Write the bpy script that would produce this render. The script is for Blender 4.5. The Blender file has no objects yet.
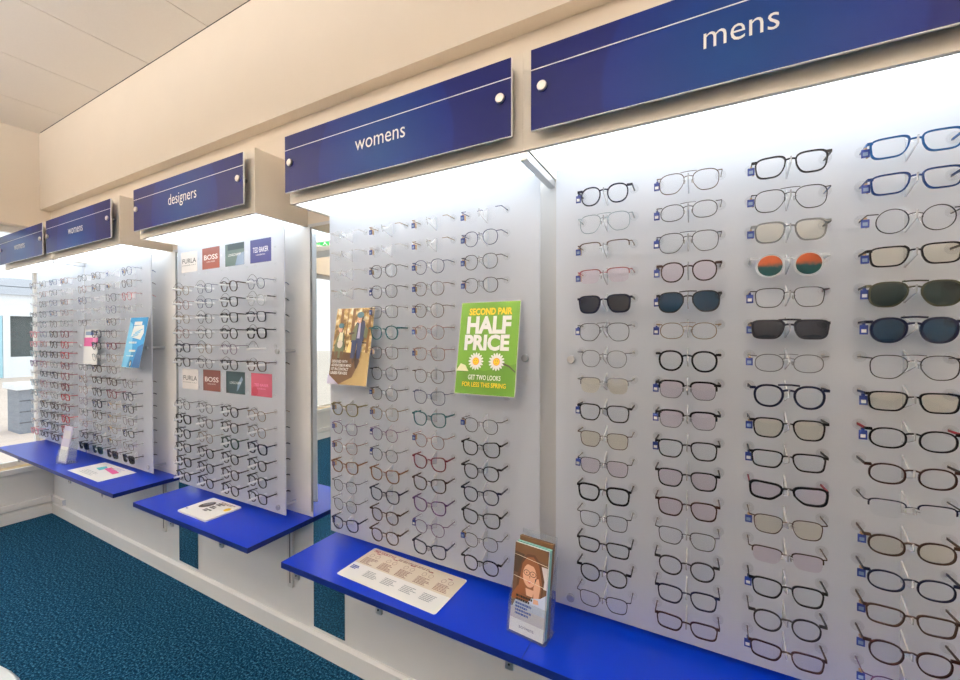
import bpy, bmesh, math, random
from mathutils import Vector, Matrix
random.seed(7)
PI = math.pi
scene = bpy.context.scene
COL = scene.collection

# ------------------------------------------------------------------ colours and materials
def lin(c):
    c = c / 255.0
    return c / 12.92 if c <= 0.04045 else ((c + 0.055) / 1.055) ** 2.4
def rgb(r, g, b): return (lin(r), lin(g), lin(b), 1.0)

MATS = {}
def new_mat(name):
    m = bpy.data.materials.new(name); m.use_nodes = True
    nt = m.node_tree; nt.nodes.clear()
    out = nt.nodes.new('ShaderNodeOutputMaterial')
    MATS[name] = m
    return m, nt, out
def N(nt, kind, **inp):
    n = nt.nodes.new(kind)
    for k, v in inp.items():
        n.inputs[k.replace('_', ' ')].default_value = v
    return n
def pbr(name, col, rough=0.5, metal=0.0, spec=0.5, noise=0.0, nscale=40.0, bump=0.0):
    """Principled surface; a little colour noise keeps it from looking flat."""
    m, nt, out = new_mat(name)
    p = N(nt, 'ShaderNodeBsdfPrincipled', Roughness=rough, Metallic=metal)
    p.inputs['Specular IOR Level'].default_value = spec
    p.inputs['Base Color'].default_value = col
    if noise or bump:
        tc = nt.nodes.new('ShaderNodeTexCoord')
        nz = N(nt, 'ShaderNodeTexNoise', Scale=nscale, Detail=4.0)
        nt.links.new(tc.outputs['Object'], nz.inputs['Vector'])
        if noise:
            mx = nt.nodes.new('ShaderNodeMix'); mx.data_type = 'RGBA'
            mx.inputs[6].default_value = tuple(c * (1 - noise) for c in col[:3]) + (1,)
            mx.inputs[7].default_value = tuple(min(1, c * (1 + noise)) for c in col[:3]) + (1,)
            nt.links.new(nz.outputs['Fac'], mx.inputs[0])
            nt.links.new(mx.outputs[2], p.inputs['Base Color'])
        if bump:
            b = N(nt, 'ShaderNodeBump', Strength=bump, Distance=0.002)
            nt.links.new(nz.outputs['Fac'], b.inputs['Height'])
            nt.links.new(b.outputs[0], p.inputs['Normal'])
    nt.links.new(p.outputs[0], out.inputs[0])
    return m
def emit(name, col, strength):
    m, nt, out = new_mat(name)
    e = N(nt, 'ShaderNodeEmission', Color=col, Strength=strength)
    nt.links.new(e.outputs[0], out.inputs[0])
    return m
def clear(name, tint=(1, 1, 1, 1), gloss=0.07, haze=0.0, hazecol=(0.9, 0.9, 0.9, 1), rough=0.03, fres=0.16):
    """Thin clear sheet: tinted transparency, a constant share of gloss, optional haze."""
    m, nt, out = new_mat(name)
    t = N(nt, 'ShaderNodeBsdfTransparent', Color=tint)
    g = N(nt, 'ShaderNodeBsdfGlossy', Roughness=rough)
    fr = N(nt, 'ShaderNodeLayerWeight', Blend=0.25)
    ma = nt.nodes.new('ShaderNodeMath'); ma.operation = 'MULTIPLY_ADD'
    ma.inputs[1].default_value = fres; ma.inputs[2].default_value = gloss
    nt.links.new(fr.outputs['Fresnel'], ma.inputs[0])
    mx = nt.nodes.new('ShaderNodeMixShader')
    nt.links.new(ma.outputs[0], mx.inputs[0]); nt.links.new(t.outputs[0], mx.inputs[1]); nt.links.new(g.outputs[0], mx.inputs[2])
    last = mx
    if haze:
        d = N(nt, 'ShaderNodeBsdfDiffuse', Color=hazecol)
        m2 = nt.nodes.new('ShaderNodeMixShader'); m2.inputs[0].default_value = haze
        nt.links.new(mx.outputs[0], m2.inputs[1]); nt.links.new(d.outputs[0], m2.inputs[2]); last = m2
    nt.links.new(last.outputs[0], out.inputs[0])
    return m

pbr('cream', rgb(238, 227, 213), 0.8, noise=0.02, nscale=6)
pbr('wallwhite', rgb(222, 223, 225), 0.7, noise=0.015, nscale=8)
pbr('ceilingtile', rgb(244, 236, 226), 0.9, noise=0.03, nscale=120, bump=0.05)
pbr('canopy', rgb(238, 228, 213), 0.5, noise=0.01, nscale=10)
pbr('gloss', rgb(246, 247, 249), 0.3)
pbr('uprightgrey', rgb(206, 207, 208), 0.45)
pbr('board', rgb(228, 226, 223), 0.5, noise=0.01, nscale=12)
pbr('aluminium', rgb(196, 197, 200), 0.32, 0.9)
pbr('steel', rgb(200, 200, 202), 0.25, 1.0)
pbr('cap', rgb(222, 214, 208), 0.35, 0.35)
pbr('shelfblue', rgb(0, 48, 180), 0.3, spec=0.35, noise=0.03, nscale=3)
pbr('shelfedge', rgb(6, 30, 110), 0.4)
pbr('white', rgb(240, 240, 240), 0.55)
pbr('paper', rgb(244, 243, 240), 0.6)
pbr('lettering', rgb(245, 243, 240), 0.5)
pbr('black', rgb(18, 18, 20), 0.4)
pbr('stool', rgb(214, 224, 232), 0.35)
pbr('wood', rgb(206, 184, 142), 0.45, noise=0.1, nscale=9)
pbr('paving', rgb(214, 196, 182), 0.9, noise=0.12, nscale=3)
pbr('plank', rgb(140, 146, 156), 0.7, noise=0.06, nscale=5)
pbr('groove', rgb(96, 100, 108), 0.8)
pbr('shopwhite', rgb(232, 236, 240), 0.6)
pbr('shopgrey', rgb(190, 196, 206), 0.6)
pbr('shopdark', rgb(84, 92, 92), 0.25)
pbr('paleblue', rgb(170, 214, 226), 0.3)
pbr('exitgreen', rgb(20, 150, 70), 0.5)
pbr('doorblue', rgb(20, 90, 140), 0.4)
emit('diffuser', (0.90, 0.96, 1.0, 1), 3.0)
emit('diffusersoft', (0.90, 0.96, 1.0, 1), 1.7)
emit('uplightfill', (1.0, 0.95, 0.90, 1), 32.0)  # glow of the added uplighters out of view

# carpet: teal loop pile with lighter flecks
def carpet():
    m, nt, out = new_mat('carpet')
    p = N(nt, 'ShaderNodeBsdfPrincipled', Roughness=0.95); p.inputs['Specular IOR Level'].default_value = 0.1
    tc = nt.nodes.new('ShaderNodeTexCoord')
    n1 = N(nt, 'ShaderNodeTexNoise', Scale=110.0, Detail=5.0, Roughness=0.75)
    n2 = N(nt, 'ShaderNodeTexNoise', Scale=2.2, Detail=2.0)
    for n in (n1, n2): nt.links.new(tc.outputs['Object'], n.inputs['Vector'])
    r = nt.nodes.new('ShaderNodeValToRGB')
    e = r.color_ramp.elements
    e[0].position = 0.40; e[0].color = rgb(0, 28, 50)
    e[1].position = 0.62; e[1].color = rgb(66, 120, 150)
    e2 = e.new(0.52); e2.color = rgb(4, 58, 90)
    nt.links.new(n1.outputs['Fac'], r.inputs[0])
    mx = nt.nodes.new('ShaderNodeMix'); mx.data_type = 'RGBA'; mx.blend_type = 'MULTIPLY'; mx.inputs[0].default_value = 0.35
    nt.links.new(r.outputs[0], mx.inputs[6]); nt.links.new(n2.outputs['Color'], mx.inputs[7])
    nt.links.new(r.outputs[0], p.inputs['Base Color'])
    b = N(nt, 'ShaderNodeBump', Strength=0.5, Distance=0.004)
    nt.links.new(n1.outputs['Fac'], b.inputs['Height']); nt.links.new(b.outputs[0], p.inputs['Normal'])
    nt.links.new(p.outputs[0], out.inputs[0])
carpet()
# frosted acrylic display sheet
def frosted():
    m, nt, out = new_mat('frosted')
    d = N(nt, 'ShaderNodeBsdfDiffuse', Color=rgb(232, 234, 240))
    t = N(nt, 'ShaderNodeBsdfTranslucent', Color=rgb(240, 244, 250))
    g = N(nt, 'ShaderNodeBsdfGlossy', Roughness=0.35, Color=(1, 1, 1, 1))
    a = nt.nodes.new('ShaderNodeMixShader'); a.inputs[0].default_value = 0.56
    b = nt.nodes.new('ShaderNodeMixShader'); b.inputs[0].default_value = 0.04
    nt.links.new(d.outputs[0], a.inputs[1]); nt.links.new(t.outputs[0], a.inputs[2])
    nt.links.new(a.outputs[0], b.inputs[1]); nt.links.new(g.outputs[0], b.inputs[2])
    nt.links.new(b.outputs[0], out.inputs[0])
frosted()
# mirror
m, nt, out = new_mat('mirror')
g = N(nt, 'ShaderNodeBsdfGlossy', Roughness=0.0, Color=(0.86, 0.90, 0.89, 1)); nt.links.new(g.outputs[0], out.inputs[0])
# printed sign face: navy with a large lighter blue-teal disc printed in the middle
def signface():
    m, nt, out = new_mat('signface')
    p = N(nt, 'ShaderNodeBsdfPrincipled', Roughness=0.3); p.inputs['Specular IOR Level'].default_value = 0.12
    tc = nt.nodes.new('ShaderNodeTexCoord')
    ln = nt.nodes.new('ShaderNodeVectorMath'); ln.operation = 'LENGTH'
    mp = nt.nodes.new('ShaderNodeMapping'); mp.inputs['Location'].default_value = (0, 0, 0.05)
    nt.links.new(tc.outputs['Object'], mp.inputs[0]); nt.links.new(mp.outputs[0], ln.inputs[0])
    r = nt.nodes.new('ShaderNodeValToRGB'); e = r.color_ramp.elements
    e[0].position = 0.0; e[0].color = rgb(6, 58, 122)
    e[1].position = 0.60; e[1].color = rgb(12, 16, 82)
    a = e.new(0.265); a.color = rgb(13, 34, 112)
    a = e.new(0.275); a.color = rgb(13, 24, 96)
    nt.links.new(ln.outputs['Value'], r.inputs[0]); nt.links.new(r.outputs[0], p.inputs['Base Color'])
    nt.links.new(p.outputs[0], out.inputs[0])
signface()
# forest print of the cycling poster
def forest():
    m, nt, out = new_mat('forestprint')
    p = N(nt, 'ShaderNodeBsdfPrincipled', Roughness=0.4)
    tc = nt.nodes.new('ShaderNodeTexCoord')
    n = N(nt, 'ShaderNodeTexNoise', Scale=42.0, Detail=4.0)
    nt.links.new(tc.outputs['Object'], n.inputs['Vector'])
    r = nt.nodes.new('ShaderNodeValToRGB'); e = r.color_ramp.elements
    e[0].position = 0.36; e[0].color = rgb(112, 82, 42)
    e[1].position = 0.64; e[1].color = rgb(248, 240, 212)
    a = e.new(0.5); a.color = rgb(200, 168, 104)
    nt.links.new(n.outputs['Fac'], r.inputs[0]); nt.links.new(r.outputs[0], p.inputs['Base Color'])
    nt.links.new(p.outputs[0], out.inputs[0])
forest()
for nm, c in dict(pr_green=(104, 154, 32), pr_green2=(88, 138, 24), pr_yellow=(252, 206, 30), pr_orange=(236, 150, 30), pr_cream=(240, 236, 200),
                  pr_brown=(104, 74, 48), pr_dkbrown=(66, 48, 36), pr_trunk=(120, 84, 46), pr_skin=(214, 168, 142), pr_navy=(44, 54, 92), pr_teal=(70, 108, 120), pr_olive=(104, 112, 84),
                  pr_sand=(176, 150, 100), pr_path=(250, 214, 140), pr_grey=(120, 120, 122), pr_blue=(34, 140, 200), pr_ltblue=(120, 196, 234), pr_dkblue=(28, 90, 150), pr_pink=(222, 84, 152),
                  pr_paleink=(238, 150, 190), pr_cyan=(64, 190, 205), pr_beige=(228, 218, 200), pr_wine=(160, 30, 60), pr_text=(140, 96, 84), pr_textgrey=(150, 156, 160), pr_royal=(30, 70, 160),
                  pr_hair=(132, 82, 50), pr_hair2=(84, 50, 32), pr_shirt=(196, 206, 228), pr_lips=(190, 80, 84), pr_room=(96, 70, 52), pr_mauve=(206, 200, 206), pr_lilac=(196, 190, 214),
                  card_boss=(112, 52, 40), card_boss_top=(146, 76, 62), card_green=(34, 60, 66), card_green_top=(88, 108, 106), card_purple=(54, 58, 124), card_pink=(176, 74, 98), card_grey=(222, 216, 212), card_sky=(130, 150, 176),
                  teal_edge=(120, 178, 172), tan=(196, 160, 116), tagblue=(30, 54, 132), tagtan=(190, 158, 118)).items():
    pbr(nm, rgb(*c), 0.45)

# eyewear colours: name -> (material, word)
FR = dict(
    black=((11, 12, 14), 0.3, 0), navy=((15, 22, 48), 0.3, 0), blue=((0, 76, 136), 0.3, 0), dkblue=((8, 50, 108), 0.3, 0), tortoise=((50, 27, 20), 0.3, 0), brown=((62, 43, 32), 0.35, 0),
    grey=((110, 112, 114), 0.35, 0), clear=((206, 210, 214), 0.2, 0), paleblue=((140, 158, 168), 0.35, 0), burgundy=((110, 26, 44), 0.3, 0), red=((166, 36, 48), 0.35, 0), pink=((200, 130, 140), 0.35, 0),
    purple=((84, 52, 100), 0.3, 0), teal=((36, 96, 104), 0.3, 0), green=((30, 66, 56), 0.3, 0), olive=((120, 112, 72), 0.35, 0), darkolive=((62, 62, 46), 0.35, 0), tan=((122, 84, 54), 0.35, 0), charcoal=((40, 39, 41), 0.35, 0),
    gunmetal=((54, 54, 62), 0.35, 0.6), silver=((112, 114, 120), 0.3, 0.75), gold=((136, 112, 80), 0.3, 0.75), rose=((140, 96, 86), 0.3, 0.7), bronze=((80, 58, 48), 0.35, 0.6),
    darkmetal=((40, 40, 46), 0.35, 0.4), bluemetal=((34, 50, 100), 0.35, 0.5), redmetal=((140, 48, 56), 0.35, 0.4), purplemetal=((104, 72, 112), 0.35, 0.4), whitemetal=((208, 206, 204), 0.3, 0.5))
WORD = dict(darkolive='dark olive', dkblue='deep blue', paleblue='pale grey-blue', whitemetal='pale metal', darkmetal='dark metal', bluemetal='blue metal', redmetal='red metal', purplemetal='purple metal',
            clear='clear plastic', silver='silver metal', gold='gold metal', rose='rose metal', bronze='bronze metal', gunmetal='gunmetal', tan='light brown')
for k, (c, r, mt) in FR.items(): pbr('fr_' + k, rgb(*c), r, mt, 0.25)
clear('ln_clear', (0.99, 0.992, 0.994, 1), 0.012, fres=0.10)
clear('ln_pink', (0.98, 0.94, 0.962, 1), 0.03)
clear('ln_amber', (0.985, 0.96, 0.90, 1), 0.03)
clear('ln_dark', (0.27, 0.28, 0.31, 1), 0.04)
clear('ln_green', (0.24, 0.30, 0.29, 1), 0.04)
clear('ln_teal', (0.20, 0.32, 0.41, 1), 0.04)
def mirrored():
    m, nt, out = new_mat('ln_orange')
    tc = nt.nodes.new('ShaderNodeTexCoord'); sp = nt.nodes.new('ShaderNodeSeparateXYZ')
    nt.links.new(tc.outputs['Object'], sp.inputs[0])
    nz = N(nt, 'ShaderNodeTexNoise', Scale=90.0); nt.links.new(tc.outputs['Object'], nz.inputs['Vector'])
    ad = nt.nodes.new('ShaderNodeMath'); ad.operation = 'MULTIPLY_ADD'; ad.inputs[1].default_value = 0.012
    nt.links.new(nz.outputs['Fac'], ad.inputs[0]); nt.links.new(sp.outputs['Z'], ad.inputs[2])
    r = nt.nodes.new('ShaderNodeMapRange'); r.inputs[1].default_value = -0.018; r.inputs[2].default_value = 0.016
    nt.links.new(ad.outputs[0], r.inputs[0])
    cr = nt.nodes.new('ShaderNodeValToRGB'); e = cr.color_ramp.elements
    e[0].position = 0.3; e[0].color = rgb(26, 74, 78); e[1].position = 0.60; e[1].color = rgb(168, 82, 48)
    nt.links.new(r.outputs[0], cr.inputs[0])
    p = N(nt, 'ShaderNodeBsdfPrincipled', Roughness=0.2, Metallic=0.4); nt.links.new(cr.outputs[0], p.inputs['Base Color'])
    nt.links.new(p.outputs[0], out.inputs[0])
mirrored()
clear('acrylic', (0.985, 0.99, 0.995, 1), 0.04, 0.38, (1, 1, 1, 1), 0.10, 0.15)
clear('eyelet', (0.998, 0.998, 1.0, 1), 0.0, 0.05, (1, 1, 1, 1), 0.08, 0.15)
clear('holder', (0.965, 0.98, 0.985, 1), 0.04, 0.06, (0.85, 0.92, 0.95, 1))
clear('glazing', (0.96, 0.98, 0.98, 1), 0.03)

# ------------------------------------------------------------------ mesh builder
TEXT_CACHE = {}
def text_shape(body, bold=0.0, spacing=1.0, align='LEFT'):
    key = (body, bold, spacing, align)
    if key in TEXT_CACHE: return TEXT_CACHE[key]
    cu = bpy.data.curves.new('t', 'FONT'); cu.body = body; cu.size = 1.0; cu.resolution_u = 3
    cu.offset = bold; cu.space_character = spacing; cu.align_x = align
    o = bpy.data.objects.new('t', cu); COL.objects.link(o)
    bpy.context.view_layer.update()
    me = bpy.data.meshes.new_from_object(o.evaluated_get(bpy.context.evaluated_depsgraph_get()))
    vs = [(v.co.x, v.co.y) for v in me.vertices]; fs = [tuple(p.vertices) for p in me.polygons]
    bpy.data.objects.remove(o); bpy.data.curves.remove(cu); bpy.data.meshes.remove(me)
    TEXT_CACHE[key] = (vs, fs)
    return vs, fs

class MB:
    def __init__(s): s.v = []; s.f = []; s.m = []; s.mats = []
    def mi(s, m):
        if m not in s.mats: s.mats.append(m)
        return s.mats.index(m)
    def add(s, vs, fs, mat):
        b = len(s.v); i = s.mi(mat)
        s.v += [tuple(v) for v in vs]
        for f in fs: s.f.append(tuple(b + k for k in f)); s.m.append(i)
    def box(s, x0, x1, y0, y1, z0, z1, mat):
        vs = [(x, y, z) for x in (x0, x1) for y in (y0, y1) for z in (z0, z1)]
        s.add(vs, [(0, 1, 3, 2), (4, 6, 7, 5), (0, 4, 5, 1), (2, 3, 7, 6), (0, 2, 6, 4), (1, 5, 7, 3)], mat)
    def bbox(s, x0, x1, y0, y1, z0, z1, mat, r=0.002):
        """box with chamfered edges"""
        bm = bmesh.new(); bmesh.ops.create_cube(bm, size=1.0)
        for v in bm.verts: v.co = Vector(((x0 + x1) / 2 + v.co.x * (x1 - x0), (y0 + y1) / 2 + v.co.y * (y1 - y0), (z0 + z1) / 2 + v.co.z * (z1 - z0)))
        bmesh.ops.bevel(bm, geom=list(bm.edges), offset=r, segments=2, affect='EDGES', profile=0.5)
        bm.verts.index_update()
        s.add([v.co[:] for v in bm.verts], [tuple(v.index for v in f.verts) for f in bm.faces], mat); bm.free()
    def prism(s, poly, axis, a, b, mat):
        """2-D polygon extruded along an axis: 'x' uses (y,z), 'y' uses (x,z), 'z' uses (x,y)"""
        n = len(poly)
        def P(p, t): return (t, p[0], p[1]) if axis == 'x' else (p[0], t, p[1]) if axis == 'y' else (p[0], p[1], t)
        vs = [P(p, a) for p in poly] + [P(p, b) for p in poly]
        fs = [tuple(range(n)), tuple(range(2 * n - 1, n - 1, -1))] + [(i, i + n, (i + 1) % n + n, (i + 1) % n) for i in range(n)]
        s.add(vs, fs, mat)
    def tube(s, pts, r, mat, n=6, closed=False, caps=True):
        pts = [Vector(p) for p in pts]; rings = []; k = len(pts)
        for i, p in enumerate(pts):
            a = pts[(i - 1) % k] if (closed or i > 0) else p; b = pts[(i + 1) % k] if (closed or i < k - 1) else p
            t = (b - a).normalized(); up = Vector((0, 0, 1)) if abs(t.z) < 0.9 else Vector((0, 1, 0))
            u = t.cross(up).normalized(); w = u.cross(t)
            rr = r[i] if isinstance(r, (list, tuple)) else r
            rings.append([p + u * (rr * math.cos(2 * PI * j / n)) + w * (rr * math.sin(2 * PI * j / n)) for j in range(n)])
        vs = [q for ring in rings for q in ring]; fs = []
        for i in range(k if closed else k - 1):
            i2 = (i + 1) % k
            for j in range(n): fs.append((i * n + j, i * n + (j + 1) % n, i2 * n + (j + 1) % n, i2 * n + j))
        if not closed and caps: fs += [tuple(range(n - 1, -1, -1)), tuple((k - 1) * n + j for j in range(n))]
        s.add(vs, fs, mat)
    def bar(s, pts, hx, hz, mat):
        """rectangular bar running mainly along y: half width hx in x, half height hz in z (lists allowed)"""
        vs = []; fs = []
        for i, (x, y, z) in enumerate(pts):
            a = hx[i] if isinstance(hx, (list, tuple)) else hx; c = hz[i] if isinstance(hz, (list, tuple)) else hz
            vs += [(x - a, y, z - c), (x + a, y, z - c), (x + a, y, z + c), (x - a, y, z + c)]
            if i:
                b = 4 * (i - 1)
                for j in range(4): fs.append((b + j, b + (j + 1) % 4, b + 4 + (j + 1) % 4, b + 4 + j))
        k = len(pts) - 1
        fs += [(3, 2, 1, 0), (4 * k, 4 * k + 1, 4 * k + 2, 4 * k + 3)]
        s.add(vs, fs, mat)
    def cyl(s, c, axis, r, h, mat, n=20, r2=None, bevel=0.0):
        """cylinder from point c along axis for h; lathe with a small bevel"""
        r2 = r if r2 is None else r2
        prof = [(0, 0), (r - bevel, 0), (r, bevel), (r2, h - bevel), (r2 - bevel, h), (0, h)] if bevel else [(0, 0), (r, 0), (r2, h), (0, h)]
        s.lathe(c, axis, prof, mat, n)
    def lathe(s, c, axis, prof, mat, n=24):
        vs = []; k = len(prof)
        for (r, h) in prof:
            for j in range(n):
                a = 2 * PI * j / n; p = (r * math.cos(a), r * math.sin(a))
                q = (p[0], p[1], h) if axis == 'z' else (p[0], h, p[1]) if axis == 'y' else (h, p[0], p[1])
                vs.append((c[0] + q[0], c[1] + q[1], c[2] + q[2]))
        fs = [(i * n + j, i * n + (j + 1) % n, (i + 1) * n + (j + 1) % n, (i + 1) * n + j) for i in range(k - 1) for j in range(n)]
        s.add(vs, fs, mat)
    def text(s, body, to3, x, y, mat, width=None, height=None, bold=0.0, spacing=1.0, align='LEFT', size=None):
        vs, fs = text_shape(body, bold, spacing, align)
        if not vs: return
        x0 = min(v[0] for v in vs); x1 = max(v[0] for v in vs)
        sx = width / (x1 - x0) if width else size
        sy = size if size else (height / 0.7 if height else sx)
        ox = x0 if align == 'LEFT' else (x0 + x1) / 2
        s.add([to3(x + (v[0] - ox) * sx, y + v[1] * sy) for v in vs], fs, mat)
    def build(s, name, parent=None, smooth=False, loc=None):
        me = bpy.data.meshes.new(name); me.from_pydata(s.v, [], s.f)
        for m in s.mats: me.materials.append(MATS[m])
        me.polygons.foreach_set('material_index', s.m)
        bm = bmesh.new(); bm.from_mesh(me); bmesh.ops.remove_doubles(bm, verts=bm.verts, dist=1e-6); bmesh.ops.recalc_face_normals(bm, faces=bm.faces); bm.to_mesh(me); bm.free()
        if smooth:
            me.polygons.foreach_set('use_smooth', [True] * len(me.polygons))
            try: me.set_sharp_from_angle(angle=math.radians(40))
            except Exception: pass
        o = bpy.data.objects.new(name, me); COL.objects.link(o)
        if parent is not None: o.parent = parent
        if loc is not None: o.location = loc
        return o
    def mesh_only(s, name, smooth=False):
        o = s.build(name, smooth=smooth); me = o.data; bpy.data.objects.remove(o); return me

class Flat:
    """layered printing on a flat card: 2-D shapes in the card's own frame, each layer a hair above the last"""
    def __init__(s, mb, to3, step=0.00025): s.mb = mb; s.to3 = to3; s.step = step; s.k = 1
    def _t(s): k = s.k; return lambda x, y: s.to3(x, y, k * s.step)
    def up(s): s.k += 1
    def poly(s, pts, mat): t = s._t(); s.mb.add([t(*p) for p in pts], [tuple(range(len(pts)))], mat); s.k += 1
    def rect(s, x0, x1, y0, y1, mat): s.poly([(x0, y0), (x1, y0), (x1, y1), (x0, y1)], mat)
    def disc(s, x, y, rx, ry, mat, n=18, rot=0.0):
        c, q = math.cos(rot), math.sin(rot); P = []
        for i in range(n):
            a = 2 * PI * i / n; u, w = rx * math.cos(a), ry * math.sin(a); P.append((x + u * c - w * q, y + u * q + w * c))
        s.poly(P, mat)
    def ring(s, x, y, r, w, mat, n=20, ry=None):
        t = s._t(); vs = []; ry = ry or r
        for i in range(n):
            a = 2 * PI * i / n
            vs += [t(x + r * math.cos(a), y + ry * math.sin(a)), t(x + (r - w) * math.cos(a), y + (ry - w) * math.sin(a))]
        s.mb.add(vs, [(2 * i, (2 * i + 2) % (2 * n), (2 * i + 3) % (2 * n), 2 * i + 1) for i in range(n)], mat); s.k += 1
    def line(s, x0, y0, x1, y1, w, mat):
        d = Vector((x1 - x0, y1 - y0)); d.normalize(); nx, ny = -d.y * w / 2, d.x * w / 2
        s.poly([(x0 + nx, y0 + ny), (x0 - nx, y0 - ny), (x1 - nx, y1 - ny), (x1 + nx, y1 + ny)], mat)
    def text(s, body, x, y, mat, **k): s.mb.text(body, s._t(), x, y, mat, **k); s.k += 1
    def bars(s, x, y, w, n, pitch, h, mat, rnd):
        """illegibly small print: short dashes in lines"""
        t = s._t(); vs = []; fs = []
        for i in range(n):
            q = x; end = x + w * rnd.uniform(0.6, 1.0)
            while q < end:
                l = min(rnd.uniform(0.02, 0.07) * w * 2, end - q); b = len(vs); yy = y - i * pitch
                vs += [t(q, yy), t(q + l, yy), t(q + l, yy + h), t(q, yy + h)]; fs.append((b, b + 1, b + 2, b + 3)); q += l + 0.02 * w
        s.mb.add(vs, fs, mat); s.k += 1

def tag(o, label, cat, group=None, kind=None):
    o['label'] = label; o['category'] = cat
    if group: o['group'] = group
    if kind: o['kind'] = kind
    return o
def empty(name, loc=(0, 0, 0), rot=(0, 0, 0)):
    o = bpy.data.objects.new(name, None); COL.objects.link(o); o.location = loc; o.rotation_euler = rot; o.empty_display_size = 0.05
    return o
def structure(o, label, cat):
    o['kind'] = 'structure'; o['label'] = label; o['category'] = cat
    return o
def put(me, name, parent, loc=(0, 0, 0)):
    o = bpy.data.objects.new(name, me); COL.objects.link(o); o.parent = parent; o.location = loc
    return o

# ------------------------------------------------------------------ the room
XW, XE = -4.53, 2.4          # window wall, opposite end
YB, YF = 0.0, -4.2           # display wall, wall behind the camera
ZC = 2.972
# floor
b = MB(); b.box(XW, XE, YF, YB, -0.05, 0.0, 'carpet')
structure(b.build('floor'), 'teal blue flecked carpet covering the whole shop floor', 'floor')
# ceiling of 600 mm tiles
b = MB(); t0 = -4.005
b.box(XW - 0.1, XE + 0.1, YF - 0.1, YB + 0.1, ZC + 0.012, ZC + 0.06, 'groove')
ix = [t0 + 0.6 * i for i in range(-1, 12)]; iy = [-0.06 - 0.6 * j for j in range(0, 8)]
FILL_LAMPS = {(6, 3), (3, 3), (9, 3), (3, 5), (6, 5), (9, 5), (1, 3)}  # tiles under which the added uplighters hang
fillspots = []
for i in range(len(ix) - 1):
    for j in range(len(iy) - 1):
        x0, x1 = max(ix[i], XW), min(ix[i + 1], XE); y0, y1 = max(iy[j + 1], YF), iy[j]
        if x1 - x0 < 0.02 or y1 - y0 < 0.02: continue
        if (i, j) in FILL_LAMPS: fillspots.append((x0, x1, y0, y1))
        b.box(x0 + 0.003, x1 - 0.003, y0 + 0.003, y1 - 0.003, ZC, ZC + 0.012, 'ceilingtile')
structure(b.build('ceiling'), 'pale suspended ceiling of large square tiles', 'ceiling')
for (x0, x1, y0, y1) in fillspots:  # unseen uplighters, added to brighten the ceiling and upper walls
    zl = ZC - 0.60
    o = empty('added_uplight', ((x0 + x1) / 2, (y0 + y1) / 2, zl)); w, d = 0.58, 0.14
    b = MB()
    for q in ((-w, -w + 0.015, -d, d), (w - 0.015, w, -d, d), (-w + 0.015, w - 0.015, -d, -d + 0.015), (-w + 0.015, w - 0.015, d - 0.015, d)): b.box(*q, 0, 0.05, 'white')
    b.build('frame', o)
    b = MB(); b.box(-w + 0.015, w - 0.015, -d + 0.015, d - 0.015, 0.0, 0.010, 'white'); b.build('tray', o)
    b = MB(); b.box(-w + 0.02, w - 0.02, -d + 0.02, d - 0.02, 0.012, 0.044, 'uplightfill'); b.build('diffuser', o)
    for q in (-0.45, 0.45):
        b = MB(); b.tube([(q, -d + 0.008, 0.05), (q, -d + 0.008, 0.60)], 0.002, 'steel', 6); b.build('hanger', o)
    tag(o, 'added uplighter out of view brightening the ceiling, white tray with warm diffuser on top', 'light', 'added uplighters out of view')
# display wall: cream above the units, white below
b = MB()
b.box(XW - 0.2, XE + 0.1, 0.0, 0.12, 1.9, ZC + 0.05, 'cream'); b.box(XW - 0.2, XE + 0.1, 0.0, 0.12, -0.05, 1.9, 'wallwhite')
structure(b.build('wall_back'), 'cream and white wall behind the eyewear displays', 'wall')
b = MB(); b.box(XW, XE, -0.0587, 0.0, 2.384, ZC, 'cream')
structure(b.build('trim_1'), 'cream boxed bulkhead running along the wall under the ceiling', 'bulkhead')
# window wall with one long opening
OZ0, OZ1, OY0, OY1 = 0.40, 2.24, -0.05, -3.3
b = MB(); w = XW - 0.14
b.box(w, XW, YF, YB, -0.05, OZ0 - 0.02, 'wallwhite'); b.box(w, XW, YF, YB, OZ1, ZC + 0.05, 'cream')
b.box(w, XW, OY0, YB, OZ0 - 0.02, OZ1, 'cream'); b.box(w, XW, YF, OY1, OZ0 - 0.02, OZ1, 'cream')
structure(b.build('wall_left'), 'cream end wall with a wide shop window in it', 'wall')
b = MB(); b.box(XE, XE + 0.1, YF, YB, -0.05, ZC + 0.05, 'cream'); structure(b.build('wall_right'), 'plain cream wall at the far right end', 'wall')
b = MB(); b.box(XW - 0.14, XE + 0.1, YF - 0.1, YF, -0.05, ZC + 0.05, 'cream'); structure(b.build('wall_front'), 'plain cream wall opposite the displays', 'wall')
# shop window: frame members and glass
wn = empty('window_1', (w + 0.03, (OY0 + OY1) / 2, OZ0)); structure(wn, 'wide shop window looking onto the bright street', 'window')
b = MB(); L = (OY0 - OY1) / 2; H = OZ1 - OZ0
b.box(-0.02, 0.02, -L, L, 0, 0.04, 'white'); b.box(-0.02, 0.02, -L, L, H - 0.05, H, 'white')
for q in (-L + 0.025, 0.1 - 0.4, L - 0.012): b.box(-0.02, 0.02, q - 0.02 if q < L - 0.02 else q - 0.012, q + 0.02 if q < L - 0.02 else q + 0.012, 0, H, 'white')
b.build('window_frame', wn)
b = MB(); b.box(-0.003, 0.003, -L, L, 0.03, H - 0.04, 'glazing'); b.build('pane', wn)
b = MB(); b.box(w + 0.05, XW + 0.02, OY1 - 0.02, -0.012, OZ0 - 0.02, OZ0 + 0.004, 'wood'); b.box(XW + 0.0, XW + 0.024, OY1 - 0.02, -0.012, OZ0 - 0.03, OZ0 + 0.006, 'white')
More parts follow.
